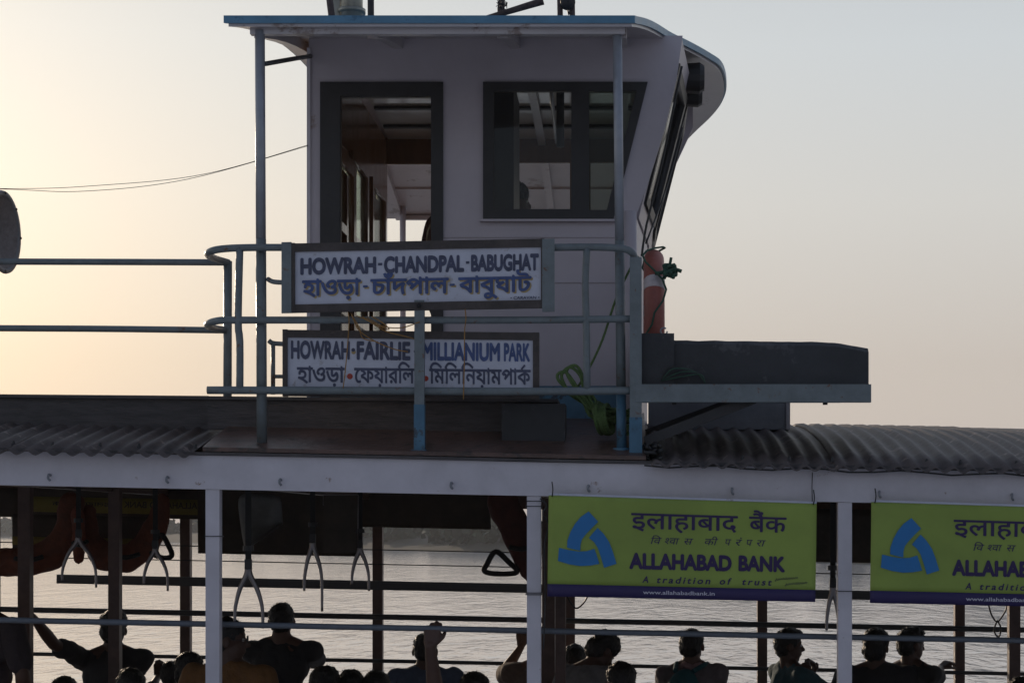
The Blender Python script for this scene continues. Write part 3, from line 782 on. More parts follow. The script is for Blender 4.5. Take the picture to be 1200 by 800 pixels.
disc('ink_dot', s2, 410, 440, 3.4, .002, SIGNR, sh); disc('ink_dot', s2, 499, 441.5, 3.2, .002, SIGNR, sh); disc('ink_dot', s2, 487, 410, 2.2, .002, SIGNI, sh)
T(tube('lettering', [s2(611, 429.5, .003), s2(615, 424.5, .003)], .0045, SIGNI, seg=6), sh)   # reph

# ---- bank banners
LOGO = [[(212, 98), (252, 140), (225, 168), (203, 192), (186, 214), (180, 238), (180, 262), (150, 256), (125, 250), (126, 222), (138, 186), (156, 152), (180, 122)],
        [(250, 165), (274, 188), (298, 222), (314, 262), (330, 312), (304, 321), (279, 330), (266, 288), (252, 248), (236, 224), (215, 208), (232, 186)],
        [(92, 252), (132, 260), (170, 265), (206, 263), (238, 252), (249, 282), (259, 314), (222, 322), (180, 325), (134, 319), (88, 306)]]
def banner(u0, label, Y=8.17):
    def f(u, v, proud=0):     # u 0..314, v 0..118 in photo pixels on the banner
        wv = .003 * math.sin(u * .045 + v * .02 + u0) + .003 * math.sin(u * .021 - v * .04)
        sag = 0
        return W(u0 + u - .022 * v * .6, 580.2 + .0230 * (u0 - 643) * .9 + u * .0315 - .010 * u * v / 118 + v, Y) + Vector((0, wv - proud, 0))
    root = empty('bank_banner', f(157, 118)); tag(root, label, 'banner', 'green bank banners tied to the fascia')
    def cloth(name, v0, v1, m, proud):
        bm = bmesh.new(); nu, nv = 48, max(2, int((v1 - v0) / 6)); g = []
        for j in range(nv + 1):
            g.append([bm.verts.new(f(314 * i / nu, v0 + (v1 - v0) * j / nv, proud)) for i in range(nu + 1)])
        for j in range(nv):
            for i in range(nu): bm.faces.new((g[j][i], g[j][i + 1], g[j + 1][i + 1], g[j + 1][i]))
        o = finish(name, bm, m, smooth=True); md = o.modifiers.new('s', 'SOLIDIFY'); md.thickness = .0012
        return T(o, root)
    cloth('banner_sheet', 0, 103.5, BGREEN, 0); cloth('footer_strip', 103.5, 118, BPURP, 0.0005)
    cloth('top_hem', -2.6, 0.0, SIGNW, -.001)
    for L in LOGO:
        pts = catmull([(x / 3.53 - 13, y / 3.53 - 10.5, 0) for x, y in L], 3, True) if 0 else [Vector((x / 3.53 - 13, y / 3.53 - 10.5, 0)) for x, y in L]
        me = fill2d([[(p.x, -p.y) for p in pts]]); xform(me, lambda c: f(c.x, -c.y, .006)); T(link('logo_blade', me, BLOGO), root)
    def L(body, a, b, c, d, m=BINK, th=.0, **k): LT(root, f, body, a, b, c, d, m, th, .003, **k)
    L('इलाहाबाद', 97, 18.5, 222, 35.5, th=.012, ylim=(0, .60)); L('बैंक', 235, 18.5, 279, 35.5, th=.012, ylim=(0, .60))
    # small slanted second line, the half consonant cut by hand
    hs_m = text_mesh('श', .004); bmh = bmesh.new(); bmh.from_mesh(hs_m); a0, b0, _, _ = bounds(hs_m)
    bmesh.ops.bisect_plane(bmh, geom=bmh.verts[:] + bmh.edges[:] + bmh.faces[:], plane_co=(a0 + (b0 - a0) * .74, 0, 0), plane_no=(1, 0, 0), clear_outer=True)
    bmh.to_mesh(hs_m); bmh.free()
    L('िव', 119, 46.5, 131, 53.5, th=.0, shear=.25, ylim=(0, .60))
    T(lettering('lettering', '', 136, 46.3, 142, 53.3, f, BINK, None, mesh=hs_m, ylim=(0, .60), shear=.25, proud=.003), root)
    L('वा', 141.5, 46.3, 152, 53.3, shear=.25, ylim=(0, .60)); L('स', 158, 46.2, 168, 53.2, shear=.25, ylim=(0, .60))
    L('की', 182, 46, 197, 53, shear=.25, ylim=(0, .60))
    for ch, a, b in (('प', 206, 213), ('रं', 218, 225), ('प', 231, 238), ('रा', 243, 253)): L(ch, a, 45.8, b, 52.8, shear=.25, ylim=(0, .60))
    L('ALLAHABAD', 95.5, 65.5, 215.5, 82.5, th=.05, ylim=(0, .69)); L('BANK', 223.5, 65.2, 278, 82.0, th=.05, ylim=(0, .69))
    for wd, a, b in (('A', 111, 118), ('tradition', 127, 190), ('of', 201, 214), ('trust', 227, 262)):
        L(wd, a, 91.5 if wd != 'A' else 91.5, b, 99.3, th=.02, shear=.22, spacing=1.35, ylim=(0, .72))
    L('www.allahabadbank.in', 112, 108.2, 196, 112.8, m=BURL, th=.012, ylim=(0, .72))
    for r0, x0, x1 in ((93, 266, 293), (98.5, 278, 304)):
        pts = [(x0 + (x1 - x0) * i / 26, r0 - (x1 - x0) * .16 * i / 26 + 2.0 * math.sin(i * 2.3) * (1 if i % 3 else .3)) for i in range(27)]
        T(tube('handwriting', [f(a, b, .0035) for a, b in pts], .0012, BINK, seg=4), root)
    for u in (4, 310):
        p = f(u, 1, .004); T(tube('tie_string', [p, p + Vector((.004, -.01, .03)), p + Vector((0, -.008, .065))], .0028, CABLE, smooth=3, seg=5), root)
    return root
banner(643, 'green ALLAHABAD BANK banner fully in view hanging between the second and third white posts')
banner(1021, 'green ALLAHABAD BANK banner cut off by the right edge right of the third white post')

# banner on the far side seen from behind
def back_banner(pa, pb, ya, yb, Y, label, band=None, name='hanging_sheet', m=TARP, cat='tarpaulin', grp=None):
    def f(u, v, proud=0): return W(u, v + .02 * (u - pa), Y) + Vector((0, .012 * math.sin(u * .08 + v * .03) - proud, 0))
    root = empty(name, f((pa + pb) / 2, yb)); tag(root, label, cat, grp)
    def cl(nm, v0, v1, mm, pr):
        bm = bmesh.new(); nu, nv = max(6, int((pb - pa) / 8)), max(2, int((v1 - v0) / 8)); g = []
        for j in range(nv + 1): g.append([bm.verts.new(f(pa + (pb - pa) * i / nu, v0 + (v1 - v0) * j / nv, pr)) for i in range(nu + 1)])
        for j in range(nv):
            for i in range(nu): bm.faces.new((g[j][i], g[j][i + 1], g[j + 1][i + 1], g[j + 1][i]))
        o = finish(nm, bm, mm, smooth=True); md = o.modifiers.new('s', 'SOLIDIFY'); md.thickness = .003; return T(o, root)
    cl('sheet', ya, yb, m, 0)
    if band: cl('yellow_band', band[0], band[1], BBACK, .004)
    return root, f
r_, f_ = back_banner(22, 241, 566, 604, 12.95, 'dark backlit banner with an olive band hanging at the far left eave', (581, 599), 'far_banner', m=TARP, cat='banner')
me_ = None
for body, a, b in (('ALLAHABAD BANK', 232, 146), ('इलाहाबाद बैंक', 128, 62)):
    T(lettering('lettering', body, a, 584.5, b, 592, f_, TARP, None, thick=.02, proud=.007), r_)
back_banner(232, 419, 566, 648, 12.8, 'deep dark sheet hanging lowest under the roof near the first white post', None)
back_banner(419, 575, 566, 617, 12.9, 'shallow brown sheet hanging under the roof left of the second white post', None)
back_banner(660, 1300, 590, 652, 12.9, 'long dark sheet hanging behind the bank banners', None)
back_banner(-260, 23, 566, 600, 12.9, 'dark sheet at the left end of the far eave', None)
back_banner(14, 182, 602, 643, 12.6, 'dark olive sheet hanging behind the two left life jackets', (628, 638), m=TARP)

# torn plastic sheets with lit edges
o = stuff_sheet = None
bm = bmesh.new(); g = []
P_ = [[(277, 577), (300, 578), (326, 580), (330, 584)], [(280, 600), (302, 604), (322, 608), (331, 612)], [(283, 622), (300, 626), (316, 624), (332, 613)], [(287, 647), (294, 640), (308, 631), (331, 615)]]
for j, row in enumerate(P_): g.append([bm.verts.new(W(x, y, 10.6 + .03 * math.sin(i * 2 + j) - (.12 if j == 3 else 0) * (i > 0))) for i, (x, y) in enumerate(row)])
for j in range(3):
    for i in range(3): bm.faces.new((g[j][i], g[j][i + 1], g[j + 1][i + 1], g[j + 1][i]))
o = finish('plastic_sheet', bm, TARPG, smooth=True); md = o.modifiers.new('s', 'SUBSURF'); md.levels = 2; md.render_levels = 2; md = o.modifiers.new('t', 'SOLIDIFY'); md.thickness = .002
tag(o, 'curled grey plastic sheet with a pale torn edge above the nearest hand grip', 'plastic sheet')
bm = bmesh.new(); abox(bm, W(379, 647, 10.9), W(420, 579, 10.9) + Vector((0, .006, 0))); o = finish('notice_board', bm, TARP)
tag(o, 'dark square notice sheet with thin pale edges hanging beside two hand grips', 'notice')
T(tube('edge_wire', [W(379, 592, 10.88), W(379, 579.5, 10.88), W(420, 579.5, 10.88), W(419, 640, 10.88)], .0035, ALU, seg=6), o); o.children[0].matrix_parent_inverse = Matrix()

# ---- hand grips
def grip(px_, ytop, ybot, wid, Y, label, strap=True, tilt=0.0, uneven=4):
    k_ = FPX / Y; c = W(px_, ytop, Y); root = empty('hand_grip', W(px_, ybot, Y)); tag(root, label, 'hand grip', 'wishbone hand grips hanging from the ceiling')
    h = (ybot - ytop) / k_; w2 = wid / k_ / 2
    for s_, ex in ((-1, 0), (1, -uneven / k_)):
        pts = [(0, 0, 0), (s_ * w2 * .15, 0, -h * .12), (s_ * w2 * .62, .004, -h * .38), (s_ * w2 * .95, .01, -h * .72), (s_ * w2, .012, -h - ex * -1 + (ex if s_ > 0 else 0))]
        pts = catmull([c + Vector(p) for p in pts], 5)
        bm = bmesh.new(); n = len(pts); sweep(bm, pts, [.0185 - .0120 * (i / n) ** .7 for i in range(n)], 8)
        T(finish('grip_leg', bm, ALU, smooth=True), root)
    ztop = HC + .18 + camb(Y - YN) + sz(c.x) - .02
    T(bar('strap', c + Vector((0, 0, -.01)), (c.x, Y, ztop), .006, .028, BLACKW, up=(1, 0, 0)), root)
    bm = bmesh.new(); abox(bm, c + Vector((-.016, -.012, .0)), c + Vector((.016, .012, .05))); T(finish('buckle', bm, FRAME, bevel=.005), root)
    bm = bmesh.new(); sweep(bm, [c + Vector((0, 0, .09)), c + Vector((0, 0, .115))], .026, 12); T(finish('collar', bm, FRAME), root)
grip(291, 667, 728, 33, 8.9, 'largest wishbone hand grip hanging low just right of the first white post')
grip(366.5, 636, 692, 21, 10.2, 'hand grip below the dark hanging sheet, left of the square notice', uneven=12)
grip(422, 642, 684, 20, 10.9, 'hand grip hanging at the right edge of the square notice')
grip(92, 630, 680, 40, 10.8, 'hand grip hanging between the two orange life jackets at left')
grip(182, 643, 684, 28, 10.9, 'hand grip hanging right of the round bottomed orange life jacket')
grip(976, 688, 738, 14, 9.6, 'hand grip turned edge on just left of the third white post', uneven=1)

# ---- life jackets
def remeshed(bm, vox, smooth=3, adapt=0.0):
    me = bpy.data.meshes.new('tmp'); bm.to_mesh(me); bm.free()
    o = bpy.data.objects.new('tmp', me); COL.objects.link(o)
    r = o.modifiers.new('r', 'REMESH'); r.mode = 'VOXEL'; r.voxel_size = vox; r.adaptivity = adapt
    s = o.modifiers.new('s', 'SMOOTH'); s.factor = .5; s.iterations = smooth
    m2 = bpy.data.meshes.new_from_object(o.evaluated_get(bpy.context.evaluated_depsgraph_get()))
    bpy.data.objects.remove(o); bpy.data.meshes.remove(me)
    for p in m2.polygons: p.use_smooth = True
    return m2
def crumple(me, amp, fr, st=(1, 1, 1)):
    ns = [v.normal.copy() for v in me.vertices]
    for v, n in zip(me.vertices, ns):
        q = Vector((v.co.x * st[0], v.co.y * st[1], v.co.z * st[2])) * fr
        v.co += n * amp * (noise.noise(q) + .5 * noise.noise(q * 2.1))
    me.update()
def ell(bm, c, r, M=None, seg=16, rings=10):
    mt = Matrix.Translation(Vector(c)) @ (M.to_4x4() if M else Matrix.Identity(4)) @ Matrix.Diagonal((*r, 1))
    bmesh.ops.create_uvsphere(bm, u_segments=seg, v_segments=rings, radius=1, matrix=mt)
def cap(bm, p0, r0, p1, r1, seg=12):
    p0, p1 = Vector(p0), Vector(p1); d_ = p1 - p0; L = d_.length
    if L < 1e-5: return ell(bm, p0, (r0,) * 3)
    d_.normalize(); pts = []; rad = []
    for a in (-80, -55, -28): pts.append(p0 + d_ * r0 * math.sin(R(a))); rad.append(r0 * math.cos(R(a)))
    pts.append(p0); rad.append(r0); pts.append(p1); rad.append(r1)
    for a in (28, 55, 80): pts.append(p1 + d_ * r1 * math.sin(R(a))); rad.append(r1 * math.cos(R(a)))
    sweep(bm, pts, rad, seg)
def jacket(pts_, Y, label, loop=None, thick=.05, m=ORANGE):
    """pts_: photo px polyline (x, y, half width px) of the stuffed foam body"""
    k_ = FPX / Y; root = empty('life_jacket', W(pts_[-1][0], pts_[-1][1], Y)); tag(root, label, 'life jacket', 'orange life jackets slung under the far eave')
    bm = bmesh.new()
    for a, b in zip(pts_, pts_[1:]):
        cap(bm, W(a[0], a[1], Y), a[2] / k_, W(b[0], b[1], Y), b[2] / k_)
    for v in bm.verts: v.co.y = Y + (v.co.y - Y) * .8
    me = remeshed(bm, .016, 4); crumple(me, .012, 9)
    T(link('foam_body', me, m), root)
    if loop:
        T(tube('strap_loop', [W(x, y, Y - .04) for x, y in loop], .018, BLACKW, smooth=5, closed=True, seg=8), root)
    a = pts_[len(pts_) // 2]
    T(tube('belt', [W(a[0] - a[2] * .9, a[1] - 4, Y - .10), W(a[0], a[1] - 2, Y - .15), W(a[0] + a[2] * .9, a[1] - 6, Y - .1)], .016, BLACKW, smooth=4, seg=6), root)
    return root
jacket([(84, 590, 15), (80, 625, 16), (62, 648, 18), (34, 658, 18), (0, 659, 17), (-40, 655, 16)], 12.2, 'orange life jacket sagging in a long curve at the left edge')
jacket([(104, 600, 9), (106, 632, 11), (122, 650, 18), (148, 655, 17), (170, 640, 16), (186, 610, 13), (190, 588, 10)], 12.3, 'round bottomed orange life jacket slung behind the inner post at left', loop=[(176, 645), (188, 626), (198, 640), (201, 651), (190, 653)])
jacket([(90, 600, 8), (94, 640, 9), (92, 655, 7)], 12.1, 'small dark life jacket end squeezed between the two larger ones', m=mat('lifejacket_dark_orange', (.22, .06, .03), .8, .2, 14, .4))
jacket([(590, 590, 20), (602, 618, 18), (612, 645, 16), (622, 670, 12), (628, 684, 7)], 11.8, 'dark red life jacket with a black belt loop behind the second white post', loop=[(581, 646), (571, 660), (568, 669), (584, 672), (606, 670), (596, 658)], m=mat('lifejacket_dark_red', (.10, .03, .022), .8, .2, 14, .4))
for pts_ in ([(590, 672), (602, 688), (618, 700)], [(612, 668), (618, 684), (628, 706)]):
    pass

# ---- lifebuoy at the bow end of the railing
lb = empty('lifebuoy', W(767, 455, 8.9)); tag(lb, 'faded orange lifebuoy seen edge on above the black box', 'lifebuoy')
cx_ = (767 - VX) / (FPX / 8.6); cY, cZ, Rm, rm = 8.95, HC + (VY - 376) / (FPX / 8.95) , .295, .049
def torus_arc(a0, a1, r_, m, name, n):
    pts = [Vector((cx_, cY - Rm * math.cos(a), cZ + Rm * math.sin(a))) for a in [a0 + (a1 - a0) * i / n for i in range(n + 1)]]
    T(tube(name, pts, r_, m, seg=20), lb)
T(tube('ring', [Vector((cx_, cY - Rm * math.cos(a), cZ + Rm * math.sin(a))) for a in [2 * math.pi * i / 64 for i in range(64)]], rm, RINGO, seg=20, closed=True), lb)
for q in (R(22), R(158), R(250)): torus_arc(q, q + R(11), rm + .0015, RINGW, 'white_band', 6)
gp = [Vector((cx_ + .055 * math.sin(i * .8), cY - (Rm + .06) * math.cos(2 * math.pi * i / 40), cZ + (Rm + .06) * math.sin(2 * math.pi * i / 40))) for i in range(40)]
T(tube('grab_line', gp, .005, ROPED, closed=True, seg=6), lb)
# knotted rope tuft on the lifebuoy
rt = random.Random(5); c = W(785, 318, 8.62); bm = bmesh.new()
for k in range(7):
    pts = [c + Vector((rt.uniform(-.03, .03), rt.uniform(-.03, .03), rt.uniform(-.03, .03))) for _ in range(4)]
    sweep(bm, catmull(pts, 5), .009, 7)
sweep(bm, catmull([c + Vector((-.07, 0, -.01)), c, c + Vector((.02, 0, .01)), c + Vector((.055, 0, 0))], 5), .009, 7)
sweep(bm, catmull([c, c + Vector((0, 0, .03)), c + Vector((.006, 0, .065))], 5), .007, 7)
tag(finish('rope_knot', bm, ROPED, smooth=True), 'dark green rope knot tied to the top of the lifebuoy', 'rope')

# ---- black box on the platform
bb = empty('raft_box', W(885, 452, 8.7)); tag(bb, 'long black moulded box lying on the grey bracket platform at the bow', 'box')
bm = bmesh.new(); n = 40; rs = []
for i in range(n + 1):
    pxx = 752 + (1018 - 752) * i / n
    top = 398 + max(0, (pxx - 975)) * .16 + 1.2 * noise.noise(Vector((i * .35, 0, 0))) + (0 if pxx > 788 else 0) + (pxx - 790) * .012
    z1 = W(0, top, 8.36).z; z0 = W(0, 449.5, 8.3).z; X = (pxx - VX) / (FPX / 8.36)
    e_ = 0
    ys = (8.36 + e_, 9.15 - e_)
    rs.append([bm.verts.new(v) for v in ((X, ys[0], z0), (X, ys[0], z1 - .02), (X, ys[0] + .025, z1), (X, ys[1] - .03, z1 + .01), (X, ys[1], z1 - .02), (X, ys[1], z0))])
for a, b in zip(rs, rs[1:]):
    for j in range(6): bm.faces.new((a[j], a[(j + 1) % 6], b[(j + 1) % 6], b[j]))
bm.faces.new(rs[0][::-1]); bm.faces.new(rs[-1])
T(finish('box_body', bm, BOXB, smooth=False), bb)
T(box('end_block', W(751, 450, 8.335), (W(790, 0, 8.34).x, 8.5, W(0, 390.5, 8.34).z), BOXB, bevel=.008), bb)
for i in range(6):
    a = W(760 + i * 5, 432 + 3 * math.sin(i), 8.33); T(tube('loose_cord', catmull([W(775, 446, 8.33), W(785 + i * 4, 430 + i * 2, 8.31), W(812 + i * 2, 434 + i, 8.32), W(826, 449, 8.33)], 5), .003, ROPED if i % 2 else CABLE, seg=5), bb)
T(tube('lashing_ring', [W(778 + 4 * math.cos(a), 388 + 4 * math.sin(a), 8.4) for a in [i * .6 for i in range(10)]], .004, PIPE, seg=6), bb)
# tangled ropes at foot of the corner post
bm = bmesh.new(); rt = random.Random(11)
for k in range(12):
    pts = [W(rt.uniform(754, 776), rt.uniform(518, 540), rt.uniform(8.2, 8.5)) for _ in range(4)]; sweep(bm, catmull(pts, 5), .008, 6)
tag(finish('rope_tangle', bm, CABLE, smooth=True), 'black rope tangle at the foot of the grey post below the platform', 'rope')

# ---- green mooring rope
gr = empty('mooring_rope', W(700, 500, 9.0)); tag(gr, 'coiled lime green rope hung on the rails by the wheelhouse corner', 'rope')
rt = random.Random(2)
for k in range(26):
    a = W(662 + k * 1.2 + rt.uniform(-4, 4), 458 + rt.uniform(-3, 3), 8.52); b = W(704 + rt.uniform(-12, 12), 483 + rt.uniform(-9, 9), 8.5 + rt.uniform(0, .15)); c = W(736 + rt.uniform(-10, 6), 492 + rt.uniform(-14, 10), 8.6)
    T(tube('rope_strand', [a, a.lerp(b, .5) + Vector((0, 0, rt.uniform(-.02, .02))), b, c, c + Vector((rt.uniform(-.05, 0), .03, -.03))], .0058, ROPEG, smooth=4, seg=7), gr)
for k in range(6):
    cxp, cyp = 702 + k * 3, 490 + rt.uniform(-2, 3)
    T(tube('rope_lashing', [W(cxp - k * .6 + 13 * math.cos(a) * .35 + 3 * math.sin(a), cyp + 17 * math.sin(a), 8.47 + .09 * (1 + math.cos(a))) for a in [i * 2 * math.pi / 16 for i in range(16)]], .008, ROPEG, closed=True, seg=7), gr)
for pts in ([(664, 456), (658, 440), (668, 430), (680, 440), (684, 458)], [(668, 458), (655, 446), (654, 438), (664, 437), (678, 456)], [(676, 458), (664, 436), (672, 428), (680, 434), (690, 460)]):
    T(tube('rope_loop', [W(x, y, 8.36) for x, y in pts], .0075, ROPEG, smooth=5, seg=7), gr)
T(tube('rope_tail', [W(748, 300, 8.4), W(740, 312, 8.4), W(722, 350, 8.37), (W(706, 398, 8.36)), W(690, 432, 8.36), W(676, 455, 8.4)], .0055, ROPEG, smooth=5, seg=7), gr)

# ---- ochre string on the boards
os_ = empty('garland_string', W(440, 392, 8.25)); tag(os_, 'tangle of thin ochre string tied over the middle rail between the boards', 'string')
for pts in ([(408, 365), (409, 376), (408, 395), (405, 430), (402, 455)], [(412, 368), (420, 386), (438, 399), (462, 409), (478, 412)], [(418, 370), (432, 376), (452, 388), (475, 394), (489, 398)], [(414, 372), (421, 384), (425, 396), (440, 400)], [(430, 372), (448, 382), (470, 384), (492, 377)], [(425, 371), (440, 380), (456, 386), (448, 378), (436, 371)]):
    T(tube('string', [W(x, y, 8.27 - .02 * (i % 2)) for i, (x, y) in enumerate(pts)], .0026, STRING, smooth=5, seg=5), os_)
o2 = tube('garland_string', [W(545, 362, 8.25), W(546, 374, 8.265), W(544.5, 388, 8.27), W(544, 430, 8.26), W(543, 468, 8.28)], .0026, STRING, smooth=5, seg=5)
tag(o2, 'single thread of ochre string hanging straight over the MILLIANIUM lettering', 'string')

# ---- searchlight horn at the left
hn = empty('loudspeaker', W(2, 320, 8.9)); tag(hn, 'round grey loudspeaker horn turned edge on at the left edge above the rail', 'loudspeaker')
axis = Vector((.998, -.06, 0)).normalized(); c = W(4, 272, 8.9)
def lathe(prof, c, axis, m, name, root, seg=40):
    s_ = axis.orthogonal().normalized(); t_ = axis.cross(s_); bm = bmesh.new(); rs = []
    for a, r_ in prof: rs.append([bm.verts.new(c + axis * a + (s_ * math.cos(2 * math.pi * k / seg) + t_ * math.sin(2 * math.pi * k / seg)) * r_) for k in range(seg)])
    for p, q in zip(rs, rs[1:]):
        for k in range(seg): bm.faces.new((p[k], p[(k + 1) % seg], q[(k + 1) % seg], q[k]))
    o = finish(name, bm, m, smooth=True); return T(o, root)
lathe([(-.36, .002), (-.36, .07), (-.22, .075), (-.14, .09), (-.06, .14), (-.015, .185), (0, .200), (.008, .198), (.008, .178), (0, .176)], c, axis, HORN, 'horn_shell', hn)
lathe([(.003, .18), (-.02, .15), (-.06, .10), (-.10, .05), (-.10, .002)], c, axis, GRILLE, 'horn_mouth', hn)
for k in range(8):
    a = 2 * math.pi * k / 8; s_ = axis.orthogonal().normalized(); t_ = axis.cross(s_); p = c + axis * .008 + (s_ * math.cos(a) + t_ * math.sin(a)) * .188
    bm = bmesh.new(); sweep(bm, [p, p + axis * .006], .006, 6); T(finish('rim_bolt', bm, FRAME), hn)
T(tube('bracket', [c + Vector((-.25, .05, -.05)), c + Vector((-.27, .06, -.2)), c + Vector((-.27, .06, -.9))], .018, RAILP), hn)

# ---- cables in the sky
cr = tube('overhead_cable', [W(-260, 214, 8.9), W(0, 221, 8.9), W(120, 217, 9.0), W(240, 204, 9.1), W(361, 170, 9.28)], .0015, CABLE, smooth=8, seg=5); tag(cr, 'upper thin cable sagging from the wheelhouse to the left', 'cable', 'thin cables sagging left of the wheelhouse')
cr = tube('overhead_cable', [W(-260, 212, 8.9), W(0, 221.5, 8.9), W(100, 224, 9.0), W(220, 210, 9.1), W(361, 171, 9.28)], .0015, CABLE, smooth=8, seg=5); tag(cr, 'lower thin cable sagging from the wheelhouse to the left', 'cable', 'thin cables sagging left of the wheelhouse')

# ---- things on the roof
def rp(px_, Y, dz=0): return Vector(((px_ - VX) / (FPX / Y), Y, rz(Y) + .012 + dz))
def roofz_px(Y): return VY - (rz(Y) + .012 - HC) * FPX / Y
def log(name, a, b, r0, r1, label, cat='pole', m=LOG, group=None):
    a, b = Vector(a), Vector(b); pts = [a.lerp(b, i / 10) for i in range(11)]
    pts = [p + Vector((noise.noise(p * 3), 0, noise.noise(p * 3 + Vector((5, 0, 0))))) * .006 for p in pts]
    o = tube(name, pts, [r0 + (r1 - r0) * i / 10 for i in range(11)], m, seg=12); return tag(o, label, cat, group)
Yr = 9.0
z0y = roofz_px(Yr)
log('leaning_pole', (W(391, 20, Yr).x, Yr, rz(Yr)), W(380, -55, Yr), .017, .015, 'thin pole leaning left beside the roof duct', group='poles standing on the wheelhouse roof')
log('upright_pole', (W(434.5, 20, Yr).x, Yr, rz(Yr)), W(434.5, -60, Yr), .016, .016, 'dark upright pole right of the roof duct', m=FRAME, group='poles standing on the wheelhouse roof')
du = empty('roof_duct', (W(412, 0, Yr + .2).x, Yr + .2, rz(Yr + .2))); tag(du, 'short zinc duct with a collar on the wheelhouse roof', 'duct')
cb = Vector(du.location)
T(tube('duct_body', [cb, cb + Vector((0, 0, .30))], .056, ZINC, seg=24), du); T(tube('collar', [cb + Vector((0, 0, .085)), cb + Vector((0, 0, .105))], .07, ZINC, seg=24), du)
T(box('mounting_plate', cb + Vector((-.09, -.02, 0)), cb + Vector((-.055, .02, .30)), ZINC), du)
la = Vector((W(548, 0, Yr).x, Yr, rz(Yr) + .02)); lbv = W(637, 2, Yr)
log('slanting_log', la, lbv + Vector((.0, 0, 0)), .010, .018, 'weathered wooden pole lying aslant over a crutch on the wheelhouse roof')
log('crutch_post', (W(585, 0, Yr + .03).x, Yr + .045, rz(Yr)), W(591, -40, Yr + .045), .018, .016, 'short crutch post propping the slanting pole', group='poles standing on the wheelhouse roof')
bm = bmesh.new(); rt = random.Random(8)
for k in range(6):
    a = W(588, 8, Yr); pts = [a + Vector((rt.uniform(-.03, .03), -.03 + rt.uniform(-.01, .01), rt.uniform(-.03, .03))) for _ in range(4)]; sweep(bm, catmull(pts, 4), .002, 5)
tag(finish('binding_wire', bm, CABLE, smooth=True), 'frayed binding wire where the slanting pole crosses its crutch', 'wire')
for i, (px_, lab) in enumerate(((656.5, 'left one of the paired posts near the front of the roof'), (671, 'right one of the paired posts near the front of the roof'))):
    log('block_post', (W(px_, 0, Yr).x, Yr, rz(Yr)), W(px_, -50, Yr), .014, .014, lab, group='poles standing on the wheelhouse roof')
pb = empty('pulley_block', W(666, 8, Yr)); tag(pb, 'small dark pulley block hanging between the paired roof posts', 'pulley')
c = W(665, 3, Yr - .02)
lathe([(-.014, .003), (-.014, .036), (-.004, .038), (0, .03), (.004, .038), (.014, .036), (.014, .003)], c, Vector((.35, -1, 0)).normalized(), FRAME, 'sheave', pb, 24)
T(tube('block_rope', [c + Vector((.0, 0, -.03)), c + Vector((.006, 0, -.06)), c + Vector((.012, 0, -.03)), c + Vector((.01, 0, .06))], .004, CABLE, smooth=4, seg=5), pb)

# post ties
for k, (px_, ys) in enumerate(((626, (587, 593)), (626, (694, 696)), (990, (692,)), (250.5, (628,)))):
    for yy in ys:
        cpt = W(px_, yy, YN); bm = bmesh.new()
        sweep(bm, [cpt + Vector((dx, dy, .004 * math.sin(dx * 90))) for dx, dy in ((-.036, -.033), (.036, -.033), (.036, .036), (-.036, .036))], .0022, 5, closed=True)
        F(finish('post_tie_wire', bm, CABLE))
F(tube('loose_wire', [W(633, 584, 8.2), W(641, 592, 8.19), (W(636, 602, 8.19)), W(643, 615, 8.2), W(638, 640, 8.2), W(639, 690, 8.2), W(637, 760, 8.2)], .003, CABLE, smooth=5, seg=5))
F(tube('loose_wire', [W(663, 696, 12.2), W(674, 712, 12.2), W(684, 706, 12.2), W(690, 695, 12.2)], .006, CABLE, smooth=5, seg=5))
F(tube('looped_cord', [W(1158, 706, 12.2), W(1162, 720, 12.2), W(1169, 728, 12.2), W(1178, 716, 12.2), W(1180, 708, 12.2)], .006, CABLE, smooth=5, seg=5))
F(tube('looped_cord', [W(1169, 726, 12.2), W(1165, 738, 12.2), W(1170, 746, 12.2), W(1173, 736, 12.2), W(1169, 727, 12.2)], .006, CABLE, smooth=5, seg=5))

# ------------------------------------------------------------------ people
SKIN = [mat('skin_brown', (.14, .07, .045), .55, .08, 20, .05), mat('skin_deep_brown', (.09, .045, .03), .55, .08, 20, .05), mat('skin_tan', (.20, .11, .07), .55, .08, 20, .05)]
HAIR = mat('black_hair', (.012, .010, .009), .5, .3, 60, .6, stretch=(1, 1, .3), bscale=120)
EYE = mat('eye_white', (.6, .58, .55), .2, .02, 10, 0)
def cloth(name, col): return mat(name, col, .85, .12, 30, .25, bscale=90)
TROU = [cloth('denim_dark', (.03, .04, .08)), cloth('trousers_grey', (.08, .08, .08)), cloth('trousers_brown', (.1, .07, .05))]

